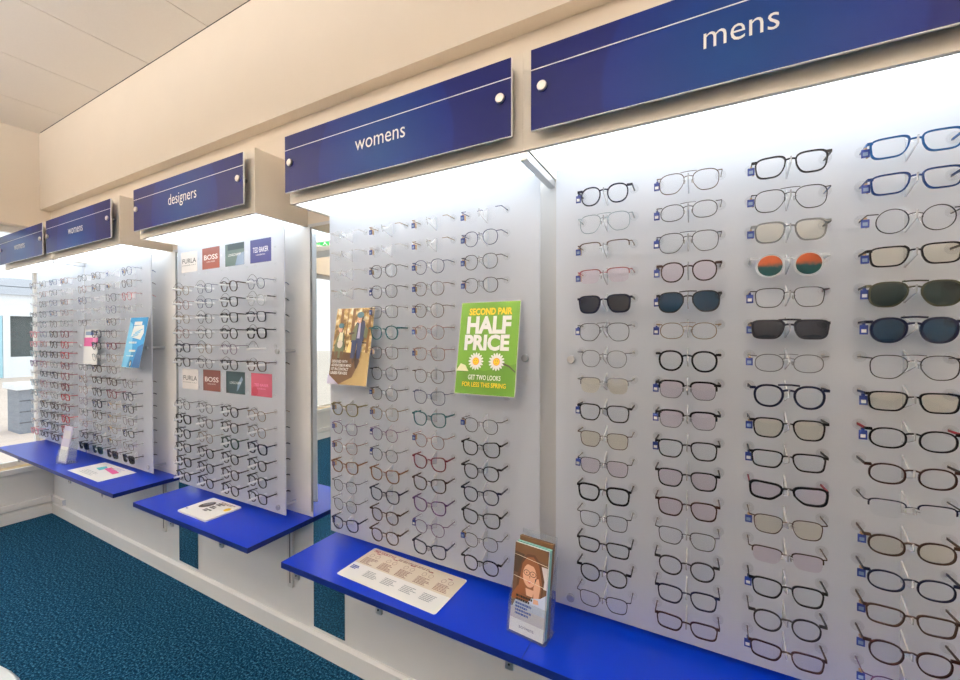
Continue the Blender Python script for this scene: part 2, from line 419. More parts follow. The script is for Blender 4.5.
structure(b.build('trim_2'), 'pale timber sill under the shop window', 'window sill')
# baseboards and cable trunking
b = MB(); b.prism([(0, 0), (-0.018, 0), (-0.018, 0.078), (-0.008, 0.087), (0, 0.087)], 'x', XW, XE, 'white')
structure(b.build('baseboard_back'), 'white baseboard along the display wall', 'baseboard')
b = MB(); b.prism([(XW, 0), (XW + 0.018, 0), (XW + 0.018, 0.078), (XW + 0.008, 0.087), (XW, 0.087)], 'y', YF, -0.018, 'white')
structure(b.build('baseboard_left'), 'white baseboard under the shop window', 'baseboard')
b = MB()
b.bbox(XW, XW + 0.022, YF + 0.1, 0.0, 0.098, 0.142, 'white'); b.bbox(XW, XW + 0.235, -0.022, 0.0, 0.098, 0.142, 'white'); b.box(XW + 0.235, XW + 0.240, -0.021, -0.001, 0.1, 0.14, 'shopgrey')
tag(b.build('cable_trunking'), 'white plastic cable trunking turning the corner above the baseboard', 'cable trunking')

# the street outside
GZ = 0.02
b = MB(); b.box(-45, XW - 0.16, -25, 30, GZ - 0.1, GZ, 'paving'); structure(b.build('ground_outside'), 'pale pinkish paving of the street outside', 'paving')
sh = empty('shop_front', (-20, 0, GZ))
b = MB()
b.box(-4, 0, -14, 16, 0, 0.68, 'shopwhite'); b.box(-4, -0.25, -14, 16, 0.68, 2.04, 'shopdark'); b.box(-4, 0, -14, 16, 2.04, 2.74, 'shopwhite'); b.box(-4, 0.05, -14, 16, 3.27, 9.0, 'shopwhite'); b.build('facade', sh)
b = MB()
for k in range(2): b.box(-0.3 + 0.1 * k, 0.12, -14, 16, 2.74 + k * 0.27, 2.99 + k * 0.27, 'shopgrey')
b.build('fascia', sh)
for y in (-11, -8, -5, -3.19, 3.19, 5.4, 7.6, 9.8, 12, 14):
    b = MB(); b.box(-0.2, 0.04, y - 0.08, y + 0.08, 0, 2.04, 'shopwhite'); b.build('window_mullion', sh)
b = MB(); b.box(-0.2, 0.02, -3.1, 3.1, 0.02, 2.03, 'paleblue'); b.build('door', sh)
tag(sh, 'white shop front with dark glazing across the street', 'building')
pl = empty('planter_box', (-8.4, 1.35, GZ))
b = MB(); b.box(-0.5, 0, -0.62, 2.4, 0, 0.62, 'plank')
for k in range(1, 4): b.box(-0.001, 0.002, -0.62, 2.4, k * 0.155 - 0.008, k * 0.155 + 0.008, 'groove')
b.build('plank_side', pl); b = MB(); b.bbox(-0.54, 0.04, -0.66, 2.44, 0.62, 0.70, 'shopwhite', 0.006); b.build('top', pl)
tag(pl, 'grey planked planter box standing on the pavement outside', 'planter')

# ------------------------------------------------------------------ display units
YS, YC, YP, YH = -0.2794, -0.2462, -0.0891, -0.304
ZST, ZSB, ZCT, ZCB, ZPT, ZPB, ZH = 2.1185, 1.918, 2.144, 1.8885, 1.884, 0.6187, 0.592
WS = 0.888
UN = dict(   # sign left, canopy x0/x1, panel x0/x1
    window=dict(s=(-4.49, -3.66), c=(XW + 0.012, -3.627), p=(-4.502, -3.652), word='womens', first=-4.418, pitch=0.196),
    corner=dict(s=(-3.5962, -2.708), c=(-3.623, -2.694), p=(-3.628, -2.739), word='womens', first=-3.536, pitch=0.2058),
    designers=dict(s=(-2.4553, -1.567), c=(-2.474, -1.544), p=(-2.455, -1.586), word='designers', first=-2.321, pitch=0.2017),
    womens=dict(s=(-1.3183, -0.430), c=(-1.3357, -0.409), p=(-1.307, -0.421), word='womens', first=-1.181, pitch=0.1946),
    mens=dict(s=(-0.3756, 0.512), c=(-0.4082, 0.530), p=(-0.3705, 0.518), word='mens', first=-0.225, pitch=0.199))
WHERE = dict(window='nearest the window', corner='left of the designers display', designers='over the designers display', womens='beside the mens display', mens='over the mens display')
PNAME = dict(window='womens panel by window', corner='womens panel beside designers', designers='designers panel', womens='womens panel beside mens', mens='mens panel')
for key, U in UN.items():
    x0, x1 = U['c']; xm = (x0 + x1) / 2
    cn = empty('sign_canopy', (xm, 0, ZCB)); hw = (x1 - x0) / 2; h = ZCT - ZCB; t = 0.012
    b = MB()
    b.box(-hw, hw, YC, YC + t, 0, h, 'canopy'); b.box(-hw, -hw + t, YC + t, -0.001, 0, h, 'canopy'); b.box(hw - t, hw, YC + t, -0.001, 0, h, 'canopy')
    b.box(-hw + t, hw - t, YC + t, -0.001, h - t, h, 'canopy')
    b.build('casing', cn)
    b = MB(); b.box(-hw + t, hw - t, YC + t, -0.150, 0.005, 0.012, 'diffuser'); b.box(-hw + t, hw - t, -0.150, -0.012, 0.005, 0.012, 'diffusersoft'); b.build('light_diffuser', cn)
    if key in ('womens', 'window'):
        b = MB(); b.bbox(hw - 0.012, hw + 0.010, YC + 0.004, -0.012, -0.024, -0.0005, 'aluminium', 0.002); b.build('joint_rail', cn)
    tag(cn, {'window': 'cream light canopy nearest the window, its underside glowing white', 'corner': 'cream light canopy just left of the designers canopy', 'designers': 'cream light canopy behind the designers sign, standing alone',
             'womens': 'cream light canopy between designers canopy and mens canopy', 'mens': 'cream light canopy behind the large mens sign'}[key], 'canopy', 'light canopies above the displays')
    # sign standing off the canopy
    s0, s1 = U['s']; sm = (s0 + s1) / 2; zm = (ZST + ZSB) / 2
    sg = empty('sign_board', (sm, YS, zm)); w2 = (s1 - s0) / 2; h2 = (ZST - ZSB) / 2
    b = MB(); b.box(-w2, w2, 0.0, 0.005, -h2, h2, 'signface'); b.build('face_panel', sg)
    b = MB(); q = 0.0015
    for (a0, a1, c0, c1) in ((-w2, w2, -h2 - q, -h2), (w2, w2 + q, -h2 - q, h2)): b.box(a0, a1, 0, 0.0052, c0, c1, 'gloss')
    b.build('edge', sg)
    b = MB(); b.box(-w2, w2, -0.0006, 0.0, 2.0675 - zm - 0.0012, 2.0675 - zm + 0.0012, 'lettering'); b.build('stripe', sg)
    b = MB(); wd = {'mens': 0.128, 'womens': 0.202, 'designers': 0.232}[U['word']]
    b.text(U['word'], lambda x, y: (x, -0.0008, y), 0.0, 1.995 - zm, 'lettering', width=wd, align='CENTER', bold=-0.004 if key == 'mens' else 0.0)
    for v in range(len(b.v)): b.v[v] = (b.v[v][0], b.v[v][1], (b.v[v][2] - (1.995 - zm)) * 1.12 + (1.995 - zm))
    b.build('lettering', sg)
    for sx in (-1, 1):
        b = MB(); b.cyl((sx * (w2 - 0.03), -0.008, 2.020 - zm), 'y', 0.0125, 0.008, 'cap', 20, bevel=0.0015); b.cyl((sx * (w2 - 0.03), 0.005, 2.020 - zm), 'y', 0.007, YC - YS - 0.0055, 'steel', 14); b.build('standoff', sg, smooth=True)
    tag(sg, f'dark blue {U["word"]} sign with white stripe and lettering, {WHERE[key]}', 'sign', 'department signs above the displays')

# white backing boards on the wall and mirror strips between them
BT = 0.006
for nm, x0, x1, lab in (('a', XW + 0.03, -2.652, 'white backing board behind the two womens panels by the window'), ('b', -2.438, -1.522, 'white backing board behind the designers panel'),
                        ('c', -1.314, XE - 0.3, 'long white backing board behind the womens and mens panels')):
    b = MB(); b.box(x0, x1, -BT, -0.0005, 0.615, ZCB - 0.003, 'board')
    o = b.build('backing_board'); tag(o, lab, 'backing board', 'white backing boards')
    b = MB()
    if x1 < 0: b.box(x1, x1 + 0.0025, -BT - 0.003, -0.0005, 0.618, ZCB - 0.003, 'aluminium')
    else: b.box(x0 - 0.0025, x0, -BT - 0.003, -0.0005, 0.618, ZCB - 0.003, 'aluminium')
    b.build('edge_strip', o)
for x0, x1, lab in ((-2.644, -2.446, 'tall narrow mirror strip left of the designers display'), (-1.514, -1.322, 'tall narrow mirror strip between designers and womens displays')):
    b = MB(); b.box(x0, x1, -0.004, -0.0005, 0.105, ZCB - 0.004, 'mirror'); tag(b.build('wall_mirror'), lab, 'mirror', 'mirror strips between the displays')

# shelves
SH = [('shelf', XW + 0.03, -3.604, (-4.1,), 'blue shelf under the womens panel nearest the window'), ('shelf', -3.602, -2.6437, (-3.246, -2.806), 'blue shelf under the womens panel left of designers display'),
      ('shelf', -2.4288, -1.5173, (-2.102, -1.716), 'blue shelf under the designers panel'), ('shelf', -1.3184, -0.3912, (-1.254, -0.873, -0.43), 'blue shelf under the womens panel beside the mens panel'),
      ('shelf', -0.3892, 0.545, (0.06, 0.45), 'blue shelf under the mens panel')]
for nm, x0, x1, br, lab in SH:
    sf = empty('shelf', ((x0 + x1) / 2, 0, ZH)); hw = (x1 - x0) / 2; mid = (x0 + x1) / 2
    b = MB(); b.box(-hw, hw, YH + 0.001, -0.001, -0.021, 0, 'shelfblue')
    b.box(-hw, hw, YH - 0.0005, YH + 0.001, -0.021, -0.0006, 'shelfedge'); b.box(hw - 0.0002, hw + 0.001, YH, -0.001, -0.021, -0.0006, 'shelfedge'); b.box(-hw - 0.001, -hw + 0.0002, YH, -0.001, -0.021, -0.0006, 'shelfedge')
    b.build('board', sf)
    for x in br:
        b = MB(); u = x - mid
        b.box(u - 0.004, u + 0.004, YH + 0.02, -0.02, -0.040, -0.0215, 'aluminium'); b.bbox(u - 0.012, u + 0.012, YH + 0.012, YH + 0.020, -0.052, -0.0215, 'aluminium', 0.001); b.cyl((u, YH + 0.0105, -0.038), 'y', 0.003, 0.002, 'black', 10)
        b.build('bracket', sf)
    tag(sf, lab, 'shelf', 'blue shelves under the panels')
for x, lab in ((-2.80, 'aluminium wall upright under the shelf left of the designers shelf'), (-1.664, 'aluminium wall upright under right end of the designers shelf')):
    b = MB(); b.box(x - 0.016, x + 0.016, -0.012, -0.0005, 0.24, 0.5695, 'uprightgrey'); b.box(x - 0.004, x + 0.004, -0.0125, -0.0115, 0.26, 0.55, 'groove'); tag(b.build('wall_upright'), lab, 'shelf upright', 'uprights under the shelves')

# ------------------------------------------------------------------ display panels
NR = 16; ROW0, RP = 1.7835, 0.0727
YG = -0.135                      # plane of the frame fronts
ZO = 0.004                       # bridge above row centre
ZT = ZO + 0.007                  # temple height above row centre
def rowz(r): return ROW0 - RP * r
EX, EZ = 0.0036, 0.0048           # half size of the temple holes
AX = 0.069
# shared part meshes
b = MB(); b.prism([(YP, -0.026), (YG - 0.008, -0.009), (YG - 0.010, 0.006), (YG - 0.0085, 0.006), (YG - 0.0068, -0.0008), (YG + 0.009, -0.0008), (YP, 0.021)], 'x', -0.0015, 0.0015, 'acrylic'); PEG = b.mesh_only('nose_peg')
def ring_mesh():
    b = MB(); n = 18; vs = []; ro, ri, d = 0.0118, 0.0050, 0.003
    for i in range(n):
        a = 2 * PI * i / n; c, s = math.cos(a), math.sin(a)
        vs += [(ro * c, 0, ro * s), (ro * c, -d * 0.6, ro * s), ((ro - 0.0012) * c, -d, (ro - 0.0012) * s), (ri * c, -d, ri * s), (ri * c, 0, ri * s)]
    fs = [(5 * i + j, 5 * ((i + 1) % n) + j, 5 * ((i + 1) % n) + (j + 1) % 5, 5 * i + (j + 1) % 5) for i in range(n) for j in range(5)]
    b.add(vs, fs, 'eyelet'); return b
EYE = ring_mesh().mesh_only('eyelet')
b = MB(); b.lathe((0, YG - 0.042, 0), 'y', [(0, 0), (0.0042, 0), (0.0051, 0.001), (0.0051, -YG + 0.042 + YP - 0.0003), (0, -YG + 0.042 + YP - 0.0003)], 'gloss', 12); ROD = b.mesh_only('lock_rod', True)
b = MB(); pts = []
for i in range(15):
    a = PI * i / 14; pts.append((0.0015 - 0.003 * i / 14, YG - 0.038 + 0.050 * i / 14 + 0.0, 0.0050 + 0.030 * math.sin(a) ** 0.8))
b.tube(pts, 0.0008, 'gunmetal' if 'gunmetal' in MATS else 'fr_gunmetal', 5); LOOP = b.mesh_only('wire_loop', True)
b = MB(); b.cyl((0, -0.009, 0), 'y', 0.0115, 0.009, 'aluminium', 20, bevel=0.0012); b.cyl((0, 0.0042, 0), 'y', 0.0075, -YP - 0.0042 - BT, 'aluminium', 14); STAND = b.mesh_only('standoff', True)

SKIP = dict(window=set(), corner={(c, r) for c, r in [(3, 4), (3, 5), (3, 6), (3, 7), (0, 5), (0, 6), (0, 7), (3, 8)]}, designers={(c, r) for c in range(4) for r in (0, 1, 8, 9)},
            womens={(c, r) for c in (0, 3) for r in (4, 5, 6, 7, 8)}, mens=set())
PANELS = {}
for key, U in UN.items():
    x0, x1 = U['p']; cols = [U['first'] + U['pitch'] * c for c in range(4)]
    xs = [x0]; zs = [ZPB]
    for c in cols: xs += [c - AX - EX, c - AX + EX, c + AX - EX, c + AX + EX]
    xs.append(x1)
    for r in range(NR - 1, -1, -1): zs += [rowz(r) + ZT - EZ, rowz(r) + ZT + EZ]
    zs.append(ZPT)
    holex = {i for i in range(len(xs) - 1) if i % 2 == 1}; holez = {j for j in range(len(zs) - 1) if j % 2 == 1}
    b = MB(); nz = len(zs); nx = len(xs); vs = [(x, y, z) for y in (YP, YP + 0.004) for x in xs for z in zs]
    I = lambda k, i, j: k * nx * nz + i * nz + j
    hole = lambda i, j: not (0 <= i < nx - 1 and 0 <= j < nz - 1) or (i in holex and j in holez)
    fs = []
    for i in range(nx - 1):
        for j in range(nz - 1):
            if hole(i, j): continue
            fs += [(I(0, i, j), I(0, i + 1, j), I(0, i + 1, j + 1), I(0, i, j + 1)), (I(1, i, j), I(1, i, j + 1), I(1, i + 1, j + 1), I(1, i + 1, j))]
            if hole(i - 1, j): fs.append((I(0, i, j), I(0, i, j + 1), I(1, i, j + 1), I(1, i, j)))
            if hole(i + 1, j): fs.append((I(0, i + 1, j), I(1, i + 1, j), I(1, i + 1, j + 1), I(0, i + 1, j + 1)))
            if hole(i, j - 1): fs.append((I(0, i, j), I(1, i, j), I(1, i + 1, j), I(0, i + 1, j)))
            if hole(i, j + 1): fs.append((I(0, i, j + 1), I(0, i + 1, j + 1), I(1, i + 1, j + 1), I(1, i, j + 1)))
    b.add(vs, fs, 'frosted')
    pn = b.build('display_panel'); PANELS[key] = pn
    tag(pn, {'window': 'frosted white womens display panel nearest the window', 'corner': 'frosted white womens display panel holding the blue leaflet', 'designers': 'frosted white designers display panel with small brand cards',
             'womens': 'frosted white womens display panel holding the green half price poster', 'mens': 'frosted white mens display panel, largest in view, at the right'}[key], 'display panel', 'frosted display panels')
    for (sx, sz) in ((x0 + 0.046, 1.335), (x0 + 0.046, 0.647), (x1 - 0.045, 1.335), (x1 - 0.045, 0.647)):
        put(STAND, 'standoff', pn, (sx, YP, sz))
    eyes = []
    for c in range(4):
        for r in range(NR):
            cx, z = cols[c], rowz(r)
            if key == 'designers' and r in (0, 1, 8, 9): pass
            else: eyes += [(cx - AX, YP, z + ZT), (cx + AX, YP, z + ZT)]
            if (c, r) in SKIP[key]: continue
            if key == 'designers':
                ro = put(ROD, 'lock_rod', pn, (cx, 0, z + ZO - 0.0066)); put(LOOP, 'wire_loop', ro)
            else: put(PEG, 'nose_peg', pn, (cx, 0, z + ZO))
    eyes.sort(key=lambda p: -p[0])
    for p in eyes[:100]: put(EYE, 'eyelet', pn, p)
    if len(eyes) > 100:
        b = MB(); src = ring_mesh()
        for p in eyes[100:]: b.add([(v[0] + p[0], v[1] + p[1], v[2] + p[2]) for v in src.v], src.f, 'eyelet')
        o = b.build('eyelet', pn); o['kind'] = 'stuff'

# ------------------------------------------------------------------ spectacles
SHAPES = {   # width, height, exponent, taper, outer lift, nasal cut, z centre
    'rect': (0.052, 0.033, 4.0, 0.08, 0.0, 0.10, -0.006), 'square': (0.050, 0.038, 3.4, 0.09, 0.0, 0.10, -0.008), 'panto': (0.047, 0.041, 2.35, 0.07, 0.0, 0.04, -0.009), 'round': (0.046, 0.043, 2.05, 0.0, 0.0, 0.0, -0.009),
    'oval': (0.050, 0.035, 2.4, 0.0, 0.0, 0.0, -0.008), 'aviator': (0.053, 0.043, 2.8, 0.05, 0.0, 0.16, -0.010), 'cat': (0.051, 0.040, 2.7, 0.08, 0.005, 0.08, -0.008), 'sport': (0.054, 0.031, 3.4, 0.06, 0.003, 0.22, -0.006)}
SHWORD = dict(darkolive='dark olive', rect='rectangular', square='square', panto='rounded', round='round', oval='oval', aviator='aviator', cat='cat-eye', sport='sporty wraparound')
NL = 30
def outline(shape, grow=0.0):
    w, h, e, tp, lift, cut, zc = SHAPES[shape]; h *= 1.06; P = []
    for i in range(NL):
        a = 2 * PI * i / NL + 0.02; c, s = math.cos(a), math.sin(a)
        x = math.copysign(abs(c) ** (2 / e), c); z = math.copysign(abs(s) ** (2 / e), s)
        if z < 0 and x < 0: x *= 1 - cut * 2.2 * (-z)
        x *= 1 + tp * z
        P.append(((w / 2 + grow) * x, (h / 2 + grow) * z + lift * max(0, x) * max(0, z + 0.2)))
    return P
GC = {}
HWID = 0.0705
def yc(x, z): return 0.9 * x * x - 0.0008 + (-z) * 0.10
def glasses_meshes(shape, rim, col, lens, bar, temple, tagc):
    key = (shape, rim, col, lens, bar, temple, tagc)
    if key in GC: return GC[key]
    w, h, e, tp, lift, cut, zc = SHAPES[shape]; h *= 1.06; zc -= 0.0012
    fm = 'fr_' + col; tm = 'fr_' + (temple or col)
    t = dict(full=0.0029, thick=0.0043, thin=0.0016, half=0.0018, club=0.0014, rimless=0.0)[rim]
    d = dict(full=0.0034, thick=0.0042, thin=0.0017, half=0.002, club=0.002, rimless=0.0012)[rim]
    cx = w / 2 + 0.0085 + t                       # lens centre
    fr = MB(); inner = outline(shape)
    ngrow = t
    def ring(side, pin, pout, mat, d, arc=None):
        n = len(pin); vs = []
        for (a, c) in zip(pin, pout):
            for (q, o) in ((a, -d / 2), (c, -d / 2), (c, d / 2), (a, d / 2)):
                x = side * (cx + q[0]); z = zc + q[1]; vs.append((x, yc(x, z) + o, z))
        fs = []; rng = range(n) if arc is None else range(n - 1)
        for i in rng:
            k = (i + 1) % n
            for j in range(4): fs.append((4 * i + j, 4 * k + j, 4 * k + (j + 1) % 4, 4 * i + (j + 1) % 4))
        if arc is not None: fs += [(0, 1, 2, 3), (4 * n - 1, 4 * n - 2, 4 * n - 3, 4 * n - 4)]
        fr.add(vs, fs, mat)
    for side in (-1, 1):
        if rim in ('full', 'thick', 'thin', 'club'):
            ring(side, inner, outline(shape, t), fm if rim != 'club' else 'fr_silver', d)
        if rim in ('half', 'club'):
            gw = 0.0042 if rim == 'club' else 0.0022
            a = [i for i in range(NL) if inner[i][1] > (-0.001 if rim == 'half' else 0.002)]; a.sort(key=lambda i: inner[i][0])
            ring(side, [inner[i] for i in a], [(outline(shape, gw)[i]) for i in a], fm, d + (0.0015 if rim == 'club' else 0), arc=1)
        # end piece
        xo = cx + max(p[0] for p in outline(shape, t)) - 0.001; zo = 0.007
        br = 0.0017 if rim in ('full', 'thick', 'club') else 0.0009
        fr.bar([(side * (xo - 0.002), yc(xo, zo) - 0.0005, zo - 0.001), (side * (HWID - 0.001), yc(HWID, zo) + 0.0005, zo), (side * HWID, yc(HWID, zo) + 0.004, zo)], [br * 1.2, br, br * 0.8], [br * 1.25] * 3, fm)
        if rim in ('full', 'thick', 'club'):   # end piece face
            fr.box(min(side * (xo - 0.003), side * (HWID + 0.0006)), max(side * (xo - 0.003), side * (HWID + 0.0006)), yc(xo, zo) - 0.0012, yc(xo, zo) + 0.0018, zo - 0.003, zo + 0.0028, fm)
        if rim in ('thin', 'half', 'rimless', 'club'):  # nose pads on wires
            q = (side * 0.0075, 0.0065, -0.0085); s0 = (side * (cx - w / 2 * 0.93), yc(0.012, -0.006), -0.006)
            fr.tube([s0, (side * 0.009, 0.004, -0.006), q], 0.0005, 'fr_silver', 4); fr.tube([(q[0], q[1], q[2] + 0.004), q, (q[0] + side * 0.001, q[1], q[2] - 0.005)], [0.0012, 0.002, 0.0012], 'acrylic', 6)
    # bridge: lowest point of its underside at z = 0
    rb = dict(full=0.0020, thick=0.0025, thin=0.0010, half=0.0010, club=0.0014, rimless=0.0010)[rim]
    if shape == 'aviator' or bar:
        xi = cx - w / 2 * 0.72
        zb = zc + h / 2 + (t if t else 0.0) - 0.0010
        rr = rb * (0.8 if rim != 'thick' else 0.9)
        fr.tube([(-xi, yc(xi, zb), zb), (-0.005, -0.001, zb + 0.0012), (0.005, -0.001, zb + 0.0012), (xi, yc(xi, zb), zb)], rr, fm, 6)
    xb = cx - w / 2 - t * 0.6 + 0.0012
    fr.tube([(-xb, yc(xb, 0), rb - 0.0008), (-xb * 0.5, -0.0008, rb + 0.0010), (0, -0.0010, rb + 0.0014), (xb * 0.5, -0.0008, rb + 0.0010), (xb, yc(xb, 0), rb - 0.0008)], rb, fm, 6)
    F = fr.mesh_only('frame', True)
    # lenses
    def lensm(side):
        lb = MB(); th = 0.0012; P = outline(shape, 0.0004)
        rings = []
        for o in (-th, 0.0):
            for k in (1.0, 0.5):
                rings.append([])
                for p in P:
                    x = side * (cx + p[0] * k); z = zc + p[1] * k; y = yc(x, z) + o - 0.0012 * (1 - k * k) + 0.0004
                    rings[-1].append((x, y, z))
        vs = [q for r_ in rings for q in r_]; n = NL; fs = []
        for i in range(n):
            k = (i + 1) % n
            fs += [(i, k, n + k, n + i), (2 * n + i, 3 * n + i, 3 * n + k, 2 * n + k), (i, 2 * n + i, 2 * n + k, k)]
        fs += [tuple(range(n, 2 * n)), tuple(range(4 * n - 1, 3 * n - 1, -1))]
        lb.add(vs, fs, 'ln_' + lens)
        if rim == 'rimless' or rim == 'half':
            pass
        return lb.mesh_only('lens', True)
    LL, LR = lensm(-1), lensm(1)
    # temples
    def temple_m(side):
        tb = MB(); y0 = yc(HWID, 0.007) + 0.0045
        pts = [(side * HWID, y0, 0.007), (side * (HWID - 0.0008), 0.03, 0.0068), (side * (HWID - 0.0014), 0.055, 0.0064), (side * (HWID - 0.0024), 0.085, 0.0050), (side * (HWID - 0.004), 0.106, 0.0005), (side * (HWID - 0.006), 0.118, -0.006)]
        if rim in ('full', 'thick', 'club'): tb.bar(pts, 0.0010, [0.0027, 0.0023, 0.0020, 0.0020, 0.0026, 0.0022], tm)
        else: tb.bar(pts, 0.0007, [0.0012, 0.0011, 0.0010, 0.0014, 0.0020, 0.0018], tm)
        return tb.mesh_only('temple')
    TL, TR = temple_m(-1), temple_m(1)
    T = None
    if tagc:
        tb = MB(); y = 0.016
        dz = -0.0165 if tagc == 'tan' else -0.0190
        tb.bbox(-HWID - 0.0075, -HWID + 0.0060, y - 0.0055, y - 0.0035, dz, 0.0005, 'tagblue', 0.0006)
        tb.box(-HWID - 0.0050, -HWID + 0.0030, y - 0.0058, y - 0.0055, dz + 0.004, dz + 0.011, 'card_sky' if tagc == 'tan' else 'paper')
        if tagc == 'tan': tb.bbox(-HWID + 0.0026, -HWID + 0.0060, y - 0.0036, y + 0.007, dz + 0.001, 0.0010, 'tagtan', 0.0008)
        tb.bbox(-HWID - 0.0024, -HWID + 0.0018, y - 0.0052, y + 0.004, -0.0004, 0.0040 if tagc == 'tan' else 0.0042, 'tagtan' if tagc == 'tan' else 'tagblue', 0.0006)
        T = tb.mesh_only('price_tag')
    GC[key] = (F, LL, LR, TL, TR, T)
    return GC[key]

ORD = ['first', 'second', 'third', 'fourth', 'fifth', 'sixth', 'seventh', 'eighth', 'ninth', 'tenth', 'eleventh', 'twelfth', 'thirteenth', 'fourteenth', 'fifteenth', 'sixteenth']
RIMW = dict(full='', thick='chunky', thin='thin', half='half-rim', club='browline', rimless='rimless')
LENSW = dict(clear='', pink='with pink-tinted lenses', amber='with amber-tinted lenses', dark='with dark lenses', green='with dark green lenses', teal='with dark teal lenses', orange='with orange mirrored lenses')
count = 0
def place(key, c, r, spec):
    """spec: 'colour shape rim lens flags' - flags: bar, tag:blue, tag:tan, temple:colour"""
    global count
    p = spec.split(); col, shape, rim = p[0], p[1], p[2]; lens = p[3] if len(p) > 3 and p[3][0] != '-' else 'clear'
    bar = '-bar' in p; tg = 'blue' if '-b' in p else 'tan' if '-t' in p else None
    temple = next((q[3:] for q in p if q.startswith('-c:')), None)
    F, LL, LR, TL, TR, T = glasses_meshes(shape, rim, col, lens, bar, temple, tg)
    U = UN[key]; rnd = random.Random(hash((c, r, len(key))) & 0xffff)
    g = empty('sunglasses' if lens in ('dark', 'green', 'teal', 'orange') else 'spectacles', (U['first'] + U['pitch'] * c + rnd.uniform(-0.0006, 0.0006), YG, rowz(r) + ZO),
              (0, math.radians(rnd.uniform(-0.8, 0.8)), math.radians(rnd.uniform(-0.8, 0.8))))
    for me, nm in ((F, 'frame'), (LL, 'lens'), (LR, 'lens'), (TL, 'temple'), (TR, 'temple'), (T, 'price_tag')):
        if me is not None: put(me, nm, g)
    words = ' '.join(x for x in (RIMW[rim], WORD.get(col, col), SHWORD[shape]) if x)
    noun = 'sunglasses' if lens in ('dark', 'green', 'teal', 'orange') else 'spectacles'
    rr = r
    if key == 'designers': rr = r - 2 if r < 8 else r - 4
    lw = LENSW[lens]
    lab = f'{words} {noun}{" " + lw if lw else ""}, {ORD[rr]} row, {ORD[c]} column, {PNAME[key]}'
    if len(lab.replace(',', '').split()) > 16: lab = f'{words} {noun}, {ORD[rr]} row, {ORD[c]} column, {PNAME[key]}'
    tag(g, lab, noun, 'spectacles on the ' + PNAME[key]); count += 1

MENS = [
 ['navy panto full clear -b', 'paleblue aviator thin', 'bronze rect half -t', 'redmetal rect half pink -t', 'navy square thick dark', 'gunmetal aviator thin -b', 'silver panto thin', 'grey square half amber', 'black square full -b', 'bronze square thin amber', 'darkmetal square thin pink -b', 'black square thick', 'gunmetal square thin', 'black rect full', 'black panto full', 'darkmetal square thin'],
 ['bronze aviator thin clear -b', 'gunmetal oval thin -bar -b', 'gunmetal aviator thin -b', 'tortoise panto full pink -b', 'charcoal aviator full teal -b', 'gold oval thin -bar -b', 'black panto thick', 'black square club pink -b', 'black square club pink -b', 'black square full -b', 'black square full pink', 'tortoise square full pink', 'darkmetal square thin', 'charcoal panto full', 'navy square full', 'tortoise rect full'],
 ['charcoal square full -t', 'darkmetal aviator thin -c:blue -t', 'grey square full amber -t', 'clear round full orange', 'darkmetal square thin -c:burgundy -b', 'gunmetal rect thick dark -bar -t', 'silver oval thin -bar -t', 'navy panto thick -bar', 'black square full amber -t', 'black rect full -b', 'black sport thick pink -c:red', 'bronze square thin amber -t', 'brown rect half pink', 'black square full -b', 'charcoal panto full', 'tortoise rect full -b'],
 ['blue rect full -t', 'dkblue rect full -t', 'gunmetal round thin -t', 'black rect full amber -t', 'darkolive aviator full green -bar -b', 'navy panto thick teal -bar -b', 'darkmetal aviator thin', 'black rect full amber -c:dkblue -b', 'black oval full -c:red -b', 'tortoise oval full', 'navy rect half', 'brown oval full amber -t', 'navy oval full -t', 'brown rect full -t', 'tortoise panto full -t', 'purple panto thin -t']]
WOM = [
 ['whitemetal panto rimless', 'whitemetal oval rimless', 'whitemetal panto rimless', 'gold panto rimless', None, None, None, None, None, 'olive cat full -t', 'purplemetal cat thin -t', 'rose cat thin -t', 'tan cat full -t', 'gunmetal panto thin', 'gunmetal panto thin', 'navy cat full -b'],
 ['gold panto rimless -t', 'whitemetal panto rimless -t', 'gunmetal panto thin -t', 'gunmetal panto thin -b', 'gunmetal square thin -t', 'teal panto full', 'bronze square thin -t', 'darkmetal panto thin', 'gunmetal panto thin -t', 'gold cat thin -t', 'purplemetal panto thin -b', 'darkmetal panto thin -b', 'tan cat full', 'navy cat full', 'brown panto full', 'brown panto full'],
 ['gold square rimless -t', 'gold panto rimless -t', 'bluemetal panto thin -t', 'bronze panto thin -t', 'bronze panto thin -t', 'rose panto thin -t', 'rose square thin -t', 'bronze panto thin', 'bluemetal cat thin', 'teal cat full', 'rose panto thin -t', 'burgundy cat full', 'tortoise cat full', 'purple cat full', 'purplemetal panto thin -b', 'navy cat full'],
 ['bluemetal panto rimless -t', 'bluemetal panto thin -t', 'gunmetal panto thin -t', 'gunmetal panto thin -t', None, None, None, None, None, 'darkmetal panto thin -t', 'black cat full', 'charcoal panto full', 'navy panto full', 'black cat full', 'darkmetal panto thin -t', 'black panto full']]
